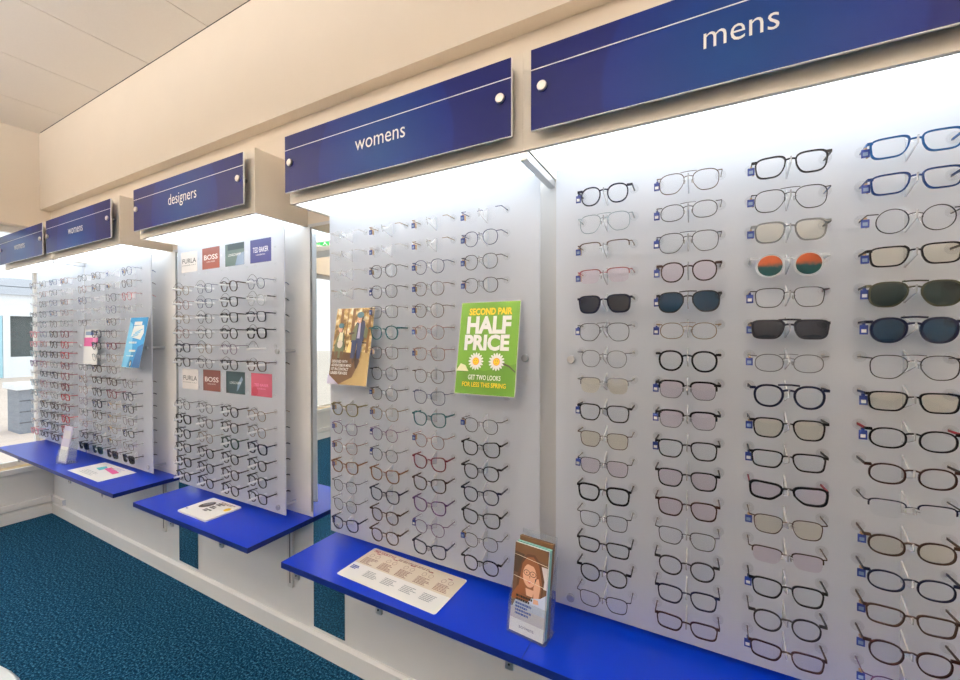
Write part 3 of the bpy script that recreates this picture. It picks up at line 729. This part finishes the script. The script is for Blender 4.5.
DES = [
 ['gold panto thin', 'rose panto thin', 'gold square thin', 'rose panto thin', 'navy square full', 'black square full', None, None, 'darkmetal panto thin', 'black square thick', 'black panto full', 'black square full', 'black square thick', 'black panto full'],
 ['bluemetal square thin', 'bluemetal square thin', 'gunmetal panto thin', 'darkmetal panto thin', 'gold panto thin', 'gunmetal panto thin', None, None, 'darkmetal panto thin', 'grey panto full', 'gold panto thin', 'black panto full', 'charcoal panto full', 'black panto full'],
 ['tortoise panto full', 'black square full', 'black square full', 'black round full', 'purplemetal round thin', 'charcoal panto full', None, None, 'black panto full', 'charcoal panto full', 'green panto thick', 'black panto full', 'tortoise panto full', 'black panto full'],
 ['bluemetal panto thin', 'clear panto full clear -c:black', 'navy square full', 'black square thick', None, 'brown square full', None, None, 'gold panto thin', 'gold panto thin -c:navy', 'navy square thick', 'black panto full', 'black panto full', 'black square full']]
for c in range(4):
    for r in range(NR): place('mens', c, r, MENS[c][r])
    for r in range(NR):
        if WOM[c][r]: place('womens', c, r, WOM[c][r])
    for r in range(14):
        if DES[c][r]: place('designers', c, r + 2, DES[c][r])
PAL_TOP = ['whitemetal {} rimless', 'gold {} thin', 'whitemetal {} thin', 'silver {} thin', 'rose {} thin']
PAL_COR = [['rose', 'darkmetal', 'charcoal', 'purplemetal'], ['darkmetal', 'brown', 'navy', 'black'], ['gold', 'bronze', 'brown', 'burgundy'], ['bronze', 'charcoal', 'brown', 'navy']]
PAL_WIN = [['pink', 'whitemetal', 'purple', 'paleblue'], ['bluemetal', 'charcoal', 'navy', 'redmetal'], ['darkmetal', 'charcoal', 'brown', 'tortoise'], ['burgundy', 'red', 'redmetal', 'burgundy']]
rnd = random.Random(11)
for key, pal in (('corner', PAL_COR), ('window', PAL_WIN)):
    for c in range(4):
        for r in range(NR):
            if (c, r) in SKIP[key]: continue
            shp = rnd.choice(['panto', 'cat', 'square', 'oval', 'panto', 'rect'])
            if key == 'corner' and (c, r) == (3, 2): sp = 'red panto thin'
            elif key == 'corner' and r == 15: sp = ['black square thick green', 'green square thick green', 'tortoise square thick dark', 'black square thick dark'][c]
            elif r < 5: sp = rnd.choice(PAL_TOP).format(shp) if rnd.random() < 0.6 else rnd.choice(['bluemetal', 'gunmetal', 'bronze']) + f' {shp} thin'
            else:
                cl = rnd.choice(pal[c]); metal = cl.endswith('metal') or cl in ('gold', 'rose', 'bronze'); sp = f'{cl} {shp} ' + ('thin' if metal else rnd.choice(['full', 'full', 'thick'] if r > 9 else ['full']))
            if rnd.random() < 0.45 and 'dark' not in sp and 'green' not in sp: sp += ' clear ' + rnd.choice(['-t', '-t', '-b'])
            place(key, c, r, sp)

# ------------------------------------------------------------------ printed matter
def card_frame(o3, u, v):
    """to3(x, y, lift) on a plane with origin o3, unit axes u, v; lift goes towards the viewer's side of the plane"""
    o3, u, v = Vector(o3), Vector(u).normalized(), Vector(v).normalized(); n = u.cross(v)
    return lambda x, y, k=0.0: tuple(o3 + u * x + v * y + n * k)
def card_base(mb, to3, w, h, mat, th=0.0007, rc=0.0):
    P = [(0, 0), (w, 0), (w, h), (0, h)]
    if rc:
        P = []
        for cx, cy, a0 in ((w - rc, rc, -90), (w - rc, h - rc, 0), (rc, h - rc, 90), (rc, rc, 180)):
            P += [(cx + rc * math.cos(math.radians(a0 + k * 22.5)), cy + rc * math.sin(math.radians(a0 + k * 22.5))) for k in range(5)]
    n = len(P); vs = [to3(x, y, 0) for x, y in P] + [to3(x, y, -th) for x, y in P]
    mb.add(vs, [tuple(range(n)), tuple(range(2 * n - 1, n - 1, -1))] + [(i, i + n, (i + 1) % n + n, (i + 1) % n) for i in range(n)], mat)
def localise(mb, loc):
    mb.v = [(v[0] - loc[0], v[1] - loc[1], v[2] - loc[2]) for v in mb.v]; return loc

# green half price poster: top leans on the panel, foot stands on the pegs below
DT, DB = 0.101, 0.150
def leaning(x, w, ztop, zbot):
    h = math.hypot(ztop - zbot, DB - DT); return card_frame((x, -DB, zbot), (1, 0, 0), (0, DB - DT, ztop - zbot)), w, h
to3, w, h = leaning(-0.684, 0.209, 1.511, 1.221)
b = MB(); card_base(b, to3, w, h, 'paper'); f = Flat(b, to3)
f.rect(0.002, w - 0.002, 0.002, h - 0.002, 'pr_green')
f.poly([(0.002, 0.002), (w - 0.002, 0.002), (w - 0.002, 0.10), (0.10, 0.075), (0.002, 0.09)], 'pr_green2')
f.text('SECOND PAIR', w / 2 + 0.003, h - 0.042, 'pr_yellow', width=0.150, height=0.0205, bold=0.035, align='CENTER')
f.text('HALF', w / 2, h - 0.100, 'lettering', width=0.154, height=0.051, bold=0.045, align='CENTER')
f.text('PRICE', w / 2 - 0.003, h - 0.153, 'lettering', width=0.156, height=0.045, bold=0.045, align='CENTER')
for cx in (0.070, 0.142):
    for i in range(16):
        a = 2 * PI * i / 16; f.disc(cx + 0.017 * math.cos(a), 0.104 + 0.018 * math.sin(a), 0.0105, 0.0038, 'lettering', 8, a); f.k -= 1
    f.up(); f.disc(cx, 0.104, 0.0115, 0.012, 'pr_orange'); f.disc(cx, 0.104, 0.0095, 0.010, 'pr_yellow')
    for e in (-0.0035, 0.0035): f.disc(cx + e, 0.1065, 0.0012, 0.0016, 'pr_brown', 8)
    f.poly([(cx - 0.005, 0.102), (cx, 0.0985), (cx + 0.005, 0.102), (cx, 0.097)], 'pr_brown')
f.poly([(0.165, 0.101), (0.186, 0.094), (0.207, 0.076), (0.207, 0.072), (0.185, 0.089), (0.165, 0.096)], 'pr_dkbrown')
f.poly([(0.003, 0.072), (0.018, 0.096), (0.036, 0.090), (0.048, 0.072)], 'pr_cream')
f.text('GET TWO LOOKS', w / 2, 0.047, 'lettering', width=0.112, height=0.0145, bold=0.015, align='CENTER')
f.text('FOR LESS THIS SPRING', w / 2, 0.025, 'pr_yellow', width=0.150, height=0.014, bold=0.015, align='CENTER')
lc = localise(b, (-0.58, -DB, 1.221)); tag(b.build('poster', loc=lc), 'green half price poster with two daisies leaning on the womens panel', 'poster')

# cycling poster
to3, w, h = leaning(-1.251, 0.195, 1.509, 1.220)
b = MB(); card_base(b, to3, w, h, 'paper'); f = Flat(b, to3, 0.0002)
f.rect(0.001, w - 0.001, 0.001, h - 0.001, 'forestprint')
for x, ww in ((0.024, 0.020), (0.085, 0.020), (0.062, 0.006), (0.170, 0.014)): f.poly([(x, 0.12), (x + ww, 0.12), (x + ww * 0.8, h - 0.002), (x + ww * 0.1, h - 0.002)], 'pr_trunk')
f.poly([(0.001, 0.001), (w - 0.001, 0.001), (w - 0.001, 0.12), (0.12, 0.13), (0.001, 0.13)], 'pr_sand')
f.poly([(0.066, 0.085), (0.105, 0.085), (0.110, 0.16), (0.088, 0.17)], 'pr_path')
f.poly([(0.001, 0.035), (0.055, 0.001), (0.12, 0.03), (0.15, 0.09), (0.13, 0.12), (0.001, 0.125)], 'pr_brown')
for (x, y, s) in ((0.040, 0.085, 0.85), (0.135, 0.08, 1.12)):     # bicycles seen head on
    f.disc(x, y + 0.02 * s, 0.010 * s, 0.036 * s, 'pr_dkbrown'); f.disc(x - 0.018 * s, y + 0.03 * s, 0.007 * s, 0.03 * s, 'pr_dkbrown'); f.line(x - 0.036 * s, y + 0.075 * s, x + 0.034 * s, y + 0.070 * s, 0.006, 'pr_dkbrown')
# smaller rider
f.poly([(0.022, 0.100), (0.058, 0.100), (0.066, 0.145), (0.056, 0.196), (0.036, 0.200), (0.020, 0.18), (0.012, 0.14)], 'pr_olive'); f.poly([(0.028, 0.165), (0.052, 0.165), (0.050, 0.198), (0.032, 0.198)], 'pr_cream')
f.disc(0.040, 0.153, 0.014, 0.016, 'pr_beige'); f.poly([(0.022, 0.08), (0.034, 0.08), (0.036, 0.125), (0.022, 0.125)], 'pr_brown'); f.poly([(0.048, 0.08), (0.058, 0.08), (0.060, 0.125), (0.046, 0.125)], 'pr_brown')
f.disc(0.036, 0.212, 0.011, 0.014, 'pr_skin'); f.poly([(0.046, 0.196), (0.054, 0.222), (0.046, 0.226)], 'pr_dkbrown'); f.disc(0.038, 0.224, 0.015, 0.010, 'pr_teal')
# larger rider
f.poly([(0.100, 0.165), (0.158, 0.165), (0.166, 0.205), (0.156, 0.240), (0.132, 0.250), (0.112, 0.228), (0.098, 0.195)], 'pr_navy'); f.poly([(0.100, 0.165), (0.120, 0.168), (0.124, 0.232), (0.112, 0.226), (0.097, 0.195)], 'pr_olive'); f.poly([(0.158, 0.18), (0.174, 0.175), (0.178, 0.205), (0.160, 0.225)], 'pr_olive')
f.poly([(0.126, 0.175), (0.140, 0.175), (0.138, 0.235), (0.130, 0.232)], 'pr_lilac'); f.poly([(0.104, 0.10), (0.124, 0.10), (0.130, 0.168), (0.102, 0.168)], 'pr_navy'); f.poly([(0.134, 0.10), (0.152, 0.10), (0.156, 0.168), (0.130, 0.168)], 'pr_navy')
f.disc(0.131, 0.250, 0.013, 0.018, 'pr_skin'); f.poly([(0.142, 0.226), (0.152, 0.258), (0.143, 0.264), (0.140, 0.24)], 'pr_dkbrown'); f.disc(0.133, 0.264, 0.017, 0.012, 'pr_teal'); f.poly([(0.126, 0.243), (0.136, 0.243), (0.131, 0.239)], 'paper')
f.line(0.085, 0.192, 0.112, 0.196, 0.007, 'pr_dkbrown')
for i, t in enumerate(('DESIGNED WITH', 'ADVENTURE IN MIND', '1ST IN CONTACT', 'LENSES FOR KIDS')): f.text(t, 0.014, 0.082 - i * 0.0145, 'lettering', width=(0.080, 0.102, 0.090, 0.086)[i], height=0.010, bold=0.02)
f.poly([(0.001, 0.001), (0.062, 0.001), (0.001, 0.038)], 'pr_lilac')
lc = localise(b, (-1.155, -DB, 1.22)); tag(b.build('poster', loc=lc), 'forest cycling poster of two helmeted riders leaning on the womens panel', 'poster')

# blue leaflet
to3, w, h = leaning(-2.950, 0.212, 1.510, 1.223)
b = MB(); card_base(b, to3, w, h, 'paper'); f = Flat(b, to3)
f.rect(0.001, w - 0.001, 0.001, h - 0.001, 'pr_blue')
f.poly([(0.001, 0.001), (0.06, 0.001), (0.09, 0.10), (0.04, 0.25), (0.001, 0.27)], 'pr_ltblue'); f.poly([(0.12, 0.001), (w - 0.001, 0.001), (w - 0.001, 0.14), (0.15, 0.12)], 'pr_dkblue')
f.poly([(0.045, 0.175), (0.165, 0.160), (0.19, 0.20), (0.175, 0.245), (0.06, 0.24)], 'paper'); f.rect(0.06, 0.15, 0.245, 0.266, 'paper')
for i in range(3): f.line(0.05 + 0.02 * i, 0.175 + 0.012 * i, 0.13 + 0.02 * i, 0.19 + 0.016 * i, 0.006, 'pr_ltblue')
f.bars(0.04, 0.138, 0.13, 1, 0.01, 0.011, 'lettering', random.Random(3)); f.rect(0.06, 0.135, 0.090, 0.102, 'lettering'); f.bars(0.04, 0.064, 0.12, 1, 0.01, 0.005, 'lettering', random.Random(4))
f.disc(0.105, 0.022, 0.013, 0.020, 'pr_dkbrown'); f.disc(0.105, 0.022, 0.007, 0.013, 'paper')
lc = localise(b, (-2.844, -DB, 1.223)); tag(b.build('leaflet', loc=lc), 'bright blue leaflet leaning on the womens panel beside designers', 'leaflet')
# small white leaflet with a pink band
to3 = card_frame((-3.580, -0.118, 1.22), (1, 0, 0), (0, 0.012, 0.225)); w, h = 0.205, 0.225
b = MB(); card_base(b, to3, w, h, 'paper'); f = Flat(b, to3); f.rect(0.0, w, 0.115, 0.172, 'pr_pink'); f.rect(0.13, w - 0.02, 0.115, 0.17, 'pr_paleink'); f.rect(0.02, w - 0.005, 0.188, 0.212, 'pr_royal'); f.poly([(0.02, 0.188), (0.09, 0.188), (0.11, 0.212), (0.02, 0.212)], 'card_sky')
lc = localise(b, (-3.475, -0.118, 1.22)); tag(b.build('leaflet', loc=lc), 'white leaflet with pink and blue bands on the womens panel', 'leaflet')

# brand cards on the designers panel
CX = (-2.340, -2.143, -1.945, -1.748)
def brand(x, z, bg, body, col, sub, wd, lab, extra=None):
    to3 = card_frame((x - 0.075, YP - 0.0008, z - 0.0525), (1, 0, 0), (0, 0, 1)); b = MB(); card_base(b, to3, 0.15, 0.105, bg); f = Flat(b, to3, 0.0001)
    if extra: extra(f)
    f.text(body, 0.075, 0.046, col, width=wd, height=0.024 if wd > 0.1 else 0.012, align='CENTER', bold=0.012 if body in ('FURLA', 'BOSS') else 0.0)
    if sub: f.text(sub, 0.075, 0.032, col, width=0.6 * wd if body != 'FURLA' else wd, height=0.006, align='CENTER')
    lc = localise(b, (x, YP, z - 0.0525)); tag(b.build('brand_card', loc=lc), lab, 'brand card', 'brand cards on the designers panel')
ex_red = lambda f: f.poly([(0, 0), (0.06, 0), (0, 0.04)], 'card_boss_top')
ex_boss = lambda f: f.rect(0.08, 0.15, 0.0, 0.105, 'card_boss')
ex_green = lambda f: (f.poly([(0.08, 0), (0.15, 0), (0.15, 0.06), (0.10, 0.05)], 'card_sky'), f.rect(0.02, 0.15, 0.075, 0.105, 'card_green'))
ex_green2 = lambda f: (f.poly([(0.085, 0.01), (0.098, 0.02), (0.135, 0.07), (0.125, 0.085), (0.095, 0.05)], 'card_sky'), f.poly([(0, 0), (0.03, 0), (0, 0.03)], 'black'))
ex_pink = lambda f: (f.rect(0.11, 0.15, 0, 0.09, 'pr_wine'), f.disc(0.025, 0.022, 0.022, 0.020, 'pr_wine'), f.poly([(0, 0.105), (0.04, 0.09), (0.10, 0.088), (0.15, 0.105)], 'pr_wine'))
ex_pink2 = lambda f: (f.disc(0.028, 0.022, 0.024, 0.021, 'pr_wine'),)
brand(CX[0], 1.788, 'card_grey', 'FURLA', 'black', 'EYEWEAR ITALY', 0.13, 'pale grey brand card with black capitals in the upper card row')
brand(CX[1], 1.790, 'card_boss_top', 'BOSS', 'lettering', 'HUGO BOSS', 0.118, 'light rust brown brand card with white capitals, upper card row', ex_red)
brand(CX[2], 1.789, 'card_green_top', 'LONGCHAMP', 'lettering', None, 0.10, 'grey-green brand card in the upper card row', ex_green)
brand(CX[3], 1.788, 'card_purple', 'TED BAKER', 'lettering', 'LONDON', 0.11, 'violet blue brand card at the right of the upper card row')
brand(CX[0], 1.178, 'card_grey', 'FURLA', 'black', 'EYEWEAR ITALY', 0.13, 'pale grey brand card with black capitals in the lower card row')
brand(CX[1], 1.180, 'card_boss', 'BOSS', 'lettering', 'HUGO BOSS', 0.118, 'dark rust brown brand card with white capitals, lower card row')
brand(CX[2], 1.180, 'card_green', 'LONGCHAMP', 'lettering', None, 0.09, 'dark green brand card with pale streak in the lower card row', ex_green2)
brand(CX[3], 1.180, 'card_pink', 'TED BAKER', 'pr_paleink', 'LONDON', 0.10, 'pink brand card at the right of the lower card row', ex_pink2)

# style guide sheet on the womens shelf
rb = random.Random(5)
to3 = card_frame((-1.088, -0.262, ZH + 0.0012), (1, -0.03, 0), (0.0, 1, 0)); w, h = 0.415, 0.190
b = MB(); card_base(b, to3, w, h, 'paper', 0.001, 0.008); f = Flat(b, to3, 0.0001)
f.poly([(0.0, 0.085), (w, 0.085), (w, h - 0.010), (w - 0.010, h), (0.010, h), (0.0, h - 0.010)], 'pr_beige')
f.text('FIND YOUR STYLE', 0.016, h - 0.022, 'pr_wine', width=0.100, height=0.012, bold=0.02); f.bars(0.135, h - 0.018, 0.16, 2, 0.006, 0.003, 'pr_text', rb)
for k in range(5):
    x = 0.014 + k * 0.080
    for q in (0.016, 0.044): f.ring(x + q, h - 0.046, 0.0085, 0.0012, 'pr_text', 14, 0.010)
    f.bars(x + 0.022, h - 0.030, 0.022, 1, 0.01, 0.004, 'pr_wine', rb); f.bars(x + 0.004, h - 0.066, 0.058, 6, 0.0065, 0.003, 'pr_text', rb)
f.bars(0.014, 0.062, 0.036, 3, 0.007, 0.005, 'pr_royal', rb)
for k in range(4): f.bars(0.088 + k * 0.08, 0.060, 0.06, 5, 0.007, 0.003, 'pr_textgrey', rb)
lc = localise(b, (-0.88, -0.17, ZH)); tag(b.build('style_guide'), 'cream and white style guide sheet lying on the womens shelf', 'leaflet').location = lc
# white booklet on the designers shelf
to3 = card_frame((-2.120, -0.258, ZH + 0.0075), (1, 0.0, 0), (-0.02, 1, 0)); w, h = 0.232, 0.162
b = MB(); card_base(b, to3, w, h, 'paper', 0.007, 0.006); f = Flat(b, to3, 0.0001)
f.disc(0.062, 0.100, 0.026, 0.036, 'pr_dkbrown', rot=-0.5); f.disc(0.056, 0.108, 0.016, 0.024, 'pr_grey', rot=-0.5)
for i in range(3): f.bars(0.10 + 0.0 * i, 0.066 + 0.030 * i, 0.05, 2, 0.011, 0.009, 'black', rb)
f.disc(0.205, 0.110, 0.016, 0.016, 'pr_yellow'); f.bars(0.10, 0.145, 0.11, 2, 0.008, 0.004, 'pr_text', rb); f.rect(0.010, 0.024, 0.030, 0.036, 'pr_royal')
lc = localise(b, (-2.0, -0.18, ZH)); tag(b.build('booklet', loc=lc), 'white booklet with a dark oval picture on the designers shelf', 'booklet')
# white flyer on the corner shelf
to3 = card_frame((-3.355, -0.265, ZH + 0.0010), (1, 0, 0), (0.0, 1, 0)); w, h = 0.42, 0.178
b = MB(); card_base(b, to3, w, h, 'paper', 0.0008); f = Flat(b, to3, 0.0001)
f.poly([(0.10, 0.10), (0.17, 0.09), (0.18, 0.13), (0.11, 0.145)], 'pr_cyan'); f.poly([(0.165, 0.115), (0.335, 0.095), (0.340, 0.125), (0.170, 0.150)], 'pr_pink'); f.bars(0.20, 0.155, 0.16, 3, 0.010, 0.005, 'pr_lilac', rb); f.bars(0.08, 0.06, 0.22, 4, 0.011, 0.003, 'pr_textgrey', rb)
lc = localise(b, (-3.145, -0.175, ZH)); tag(b.build('flyer', loc=lc), 'white flyer with pink and turquoise blocks on the blue shelf', 'leaflet')

# ------------------------------------------------------------------ acrylic brochure holders
def holder(loc, rz, lab):
    h = empty('brochure_holder', loc, (0, 0, rz)); lean = 0.16
    def pl(name, pts, th):   # side profile (y,z) strip, wide in x
        pass
    w2 = 0.0565
    b = MB(); b.prism([(-0.034, 0), (0.036, 0), (0.036, 0.0025), (-0.034, 0.0025)], 'x', -w2, w2, 'holder'); b.build('base', h)
    b = MB(); b.prism([(0.016, 0.003), (0.0185, 0.003), (0.0185 + lean * 0.25, 0.25), (0.016 + lean * 0.25, 0.25)], 'x', -w2 + 0.003, w2 - 0.003, 'holder'); b.build('back_plate', h)
    b = MB(); b.prism([(-0.034, 0.003), (-0.0315, 0.003), (-0.0315 + lean * 0.085, 0.088), (-0.034 + lean * 0.085, 0.088)], 'x', -w2 + 0.003, w2 - 0.003, 'holder'); b.build('front_lip', h)
    for s in (-1, 1):
        b = MB(); b.prism([(-0.034, 0.003), (0.0185, 0.003), (0.0185 + lean * 0.2, 0.2), (-0.034 + lean * 0.088, 0.088)], 'x', s * w2 - 0.0014, s * w2 + 0.0014, 'holder'); b.build('side_cheek', h)
    tag(h, lab, 'brochure holder')
    return h
def brochure(hl, k, th, edge, name, lab, draw=None, hgt=0.228, w=0.102, shift=0.0):
    lean = 0.16; y0 = -0.028 + k
    d = Vector((0, lean, 1)).normalized(); M = Matrix.Translation(hl.location) @ Matrix.Rotation(hl.rotation_euler.z, 4, 'Z')
    o = M @ Vector((-w / 2 + shift, y0, 0.0060)); u = M.to_3x3() @ Vector((1, 0, 0)); v = M.to_3x3() @ d
    to3 = card_frame(o, u, v); b = MB(); card_base(b, to3, w, hgt, edge, th); f = Flat(b, to3, 0.0001)
    if draw: draw(f, w, hgt)
    lc = localise(b, tuple(o)); tag(b.build(name, loc=lc), lab, 'brochure')
def woman(f, w, h):
    f.rect(0.0, w, 0.0, h, 'pr_room')
    f.poly([(0, 0.15), (0.03, 0.15), (0.03, h), (0, h)], 'pr_dkbrown'); f.poly([(0.0, 0.205), (w, 0.195), (w, h), (0, h)], 'pr_brown'); f.rect(0.080, w, 0.13, 0.185, 'pr_mauve')
    f.poly([(0.012, 0.10), (0.090, 0.10), (0.094, 0.15), (0.082, 0.190), (0.062, 0.208), (0.040, 0.206), (0.024, 0.188), (0.014, 0.15)], 'pr_hair2'); f.poly([(0.016, 0.10), (0.084, 0.10), (0.088, 0.14), (0.076, 0.186), (0.058, 0.202), (0.040, 0.198), (0.026, 0.178)], 'pr_hair')
    f.poly([(0.040, 0.118), (0.066, 0.118), (0.062, 0.10), (0.044, 0.10)], 'pr_skin'); f.disc(0.050, 0.152, 0.0205, 0.030, 'pr_skin'); f.poly([(0.030, 0.176), (0.048, 0.192), (0.068, 0.184), (0.072, 0.168), (0.060, 0.178), (0.044, 0.180)], 'pr_hair')
    for x in (0.041, 0.060): f.ring(x, 0.158, 0.0095, 0.0016, 'pr_dkbrown', 16, 0.0075); f.disc(x, 0.158, 0.002, 0.002, 'pr_dkbrown', 8)
    f.poly([(0.049, 0.152), (0.053, 0.152), (0.051, 0.144)], 'pr_hair'); f.poly([(0.042, 0.139), (0.060, 0.139), (0.051, 0.132)], 'pr_lips'); f.poly([(0.044, 0.1385), (0.058, 0.1385), (0.051, 0.136)], 'paper')
    f.poly([(0.068, 0.150), (0.074, 0.150), (0.070, 0.125), (0.065, 0.122)], 'black'); f.poly([(0.064, 0.126), (0.072, 0.150), (0.078, 0.152), (0.084, 0.130), (0.080, 0.095), (0.066, 0.095)], 'pr_skin')
    f.poly([(0.004, 0.06), (w, 0.06), (w, 0.118), (0.086, 0.105), (0.062, 0.098), (0.040, 0.098), (0.02, 0.10)], 'pr_shirt'); f.poly([(0.0, 0.09), (0.018, 0.12), (0.030, 0.10), (0.06, 0.098), (0.05, 0.085), (0.0, 0.08)], 'pr_hair')
    f.poly([(0.066, 0.098), (0.080, 0.098), (0.082, 0.088), (0.066, 0.086)], 'pr_skin')
    f.rect(0.0, w, 0.034, 0.062, 'pr_mauve')
    f.bars(0.014, 0.090, 0.050, 2, 0.009, 0.006, 'black', random.Random(2)); f.bars(0.014, 0.071, 0.052, 4, 0.0085, 0.0055, 'pr_royal', random.Random(6))
    f.rect(0.0, w, 0.0, 0.034, 'paper'); f.text('scrivens', w / 2, 0.014, 'pr_navy', width=0.044, align='CENTER')
    for y in (0.198, 0.142): f.line(0.0, y, w, y - 0.008, 0.0012, 'pr_beige')
H1 = holder((-0.404, -0.205, ZH), math.radians(-6), 'clear acrylic brochure holder standing where two blue shelves meet')
brochure(H1, 0.0, 0.006, 'paper', 'brochure', 'brochure showing a woman with glasses on the phone, front of holder', woman)
brochure(H1, 0.0085, 0.009, 'teal_edge', 'brochure', 'pale teal brochure behind the woman brochure', None, 0.229, 0.102, 0.002)
brochure(H1, 0.0205, 0.012, 'pr_brown', 'brochure', 'brown brochure at the back of the acrylic holder', None, 0.238, 0.102, 0.002)
H2 = holder((-3.565, -0.205, ZH), math.radians(4), 'clear acrylic leaflet holder on the blue shelf near the window')
brochure(H2, 0.003, 0.004, 'pr_lilac', 'brochure', 'pale lilac leaflet standing in the holder near the window', lambda f, w, h: (f.rect(0.006, w - 0.006, 0.01, 0.1, 'paper'), f.rect(0.01, w - 0.01, 0.15, 0.2, 'pr_mauve')))

# ------------------------------------------------------------------ table whose edge shows in the corner; exit sign seen in the mirror
tb = empty('round_table', (-1.165, -1.342, 0))
b = MB(); b.lathe((0, 0, 0), 'z', [(0, 0.722), (0.345, 0.722), (0.360, 0.728), (0.362, 0.738), (0.356, 0.747), (0.345, 0.750), (0, 0.750)], 'stool', 64); b.build('tabletop', tb, True)
b = MB(); b.lathe((0, 0, 0), 'z', [(0, 0.03), (0.05, 0.03), (0.032, 0.08), (0.03, 0.7), (0.09, 0.7219), (0, 0.7219)], 'aluminium', 24); b.build('pedestal', tb, True)
b = MB(); b.lathe((0, 0, 0), 'z', [(0, 0), (0.24, 0), (0.24, 0.012), (0.22, 0.02), (0.05, 0.0299), (0, 0.0299)], 'aluminium', 40); b.build('base', tb, True)
tag(tb, 'round pale white table whose edge enters the bottom corner', 'table')
es = empty('exit_sign', (XW, -2.68, 2.61))
b = MB(); b.bbox(0.0, 0.03, -0.20, 0.20, 0, 0.13, 'white', 0.004); b.build('casing', es)
b = MB(); b.box(0.03, 0.032, -0.19, 0.19, 0.008, 0.122, 'exitgreen'); t = lambda x, y: (0.0325, x, y)
f = Flat(b, lambda x, y, k: (0.032 + k, x, y)); f.disc(0.02, 0.098, 0.010, 0.010, 'lettering'); f.poly([(0.0, 0.05), (0.02, 0.05), (0.035, 0.085), (0.012, 0.088)], 'lettering'); f.line(0.008, 0.055, -0.03, 0.03, 0.010, 'lettering'); f.line(0.012, 0.055, 0.04, 0.025, 0.010, 'lettering'); f.line(0.03, 0.082, 0.055, 0.065, 0.008, 'lettering'); f.rect(-0.12, -0.06, 0.02, 0.11, 'lettering')
b.build('pictogram', es)
tag(es, 'green running man exit sign above the window, seen in the mirror strip', 'sign')

# ------------------------------------------------------------------ light and camera
wd = bpy.data.worlds.new('World'); scene.world = wd; wd.use_nodes = True
bg = wd.node_tree.nodes.get('Background') or wd.node_tree.nodes.new('ShaderNodeBackground')
bg.inputs[0].default_value = (0.90, 0.95, 1.0, 1); bg.inputs[1].default_value = 1.25
cam = bpy.data.cameras.new('Camera'); co = bpy.data.objects.new('Camera', cam); COL.objects.link(co)
co.location = (0, -1.2489, 1.4039); co.rotation_euler = (PI / 2 - 0.0110, 0.0006, 0.4933); cam.sensor_width = 36.0; cam.lens = 408.54 / 960 * 36; cam.clip_start = 0.02; cam.clip_end = 200
scene.camera = co
scene.view_settings.view_transform = 'Standard'; scene.view_settings.look = 'None'; scene.view_settings.gamma = 1.0; scene.view_settings.use_curve_mapping = False
scene.view_settings.exposure = 0.66
scene.cycles.transparent_max_bounces = 24; scene.cycles.max_bounces = 8; scene.cycles.caustics_reflective = False; scene.cycles.caustics_refractive = False; scene.cycles.sample_clamp_indirect = 6.0
print('spectacles placed:', count)
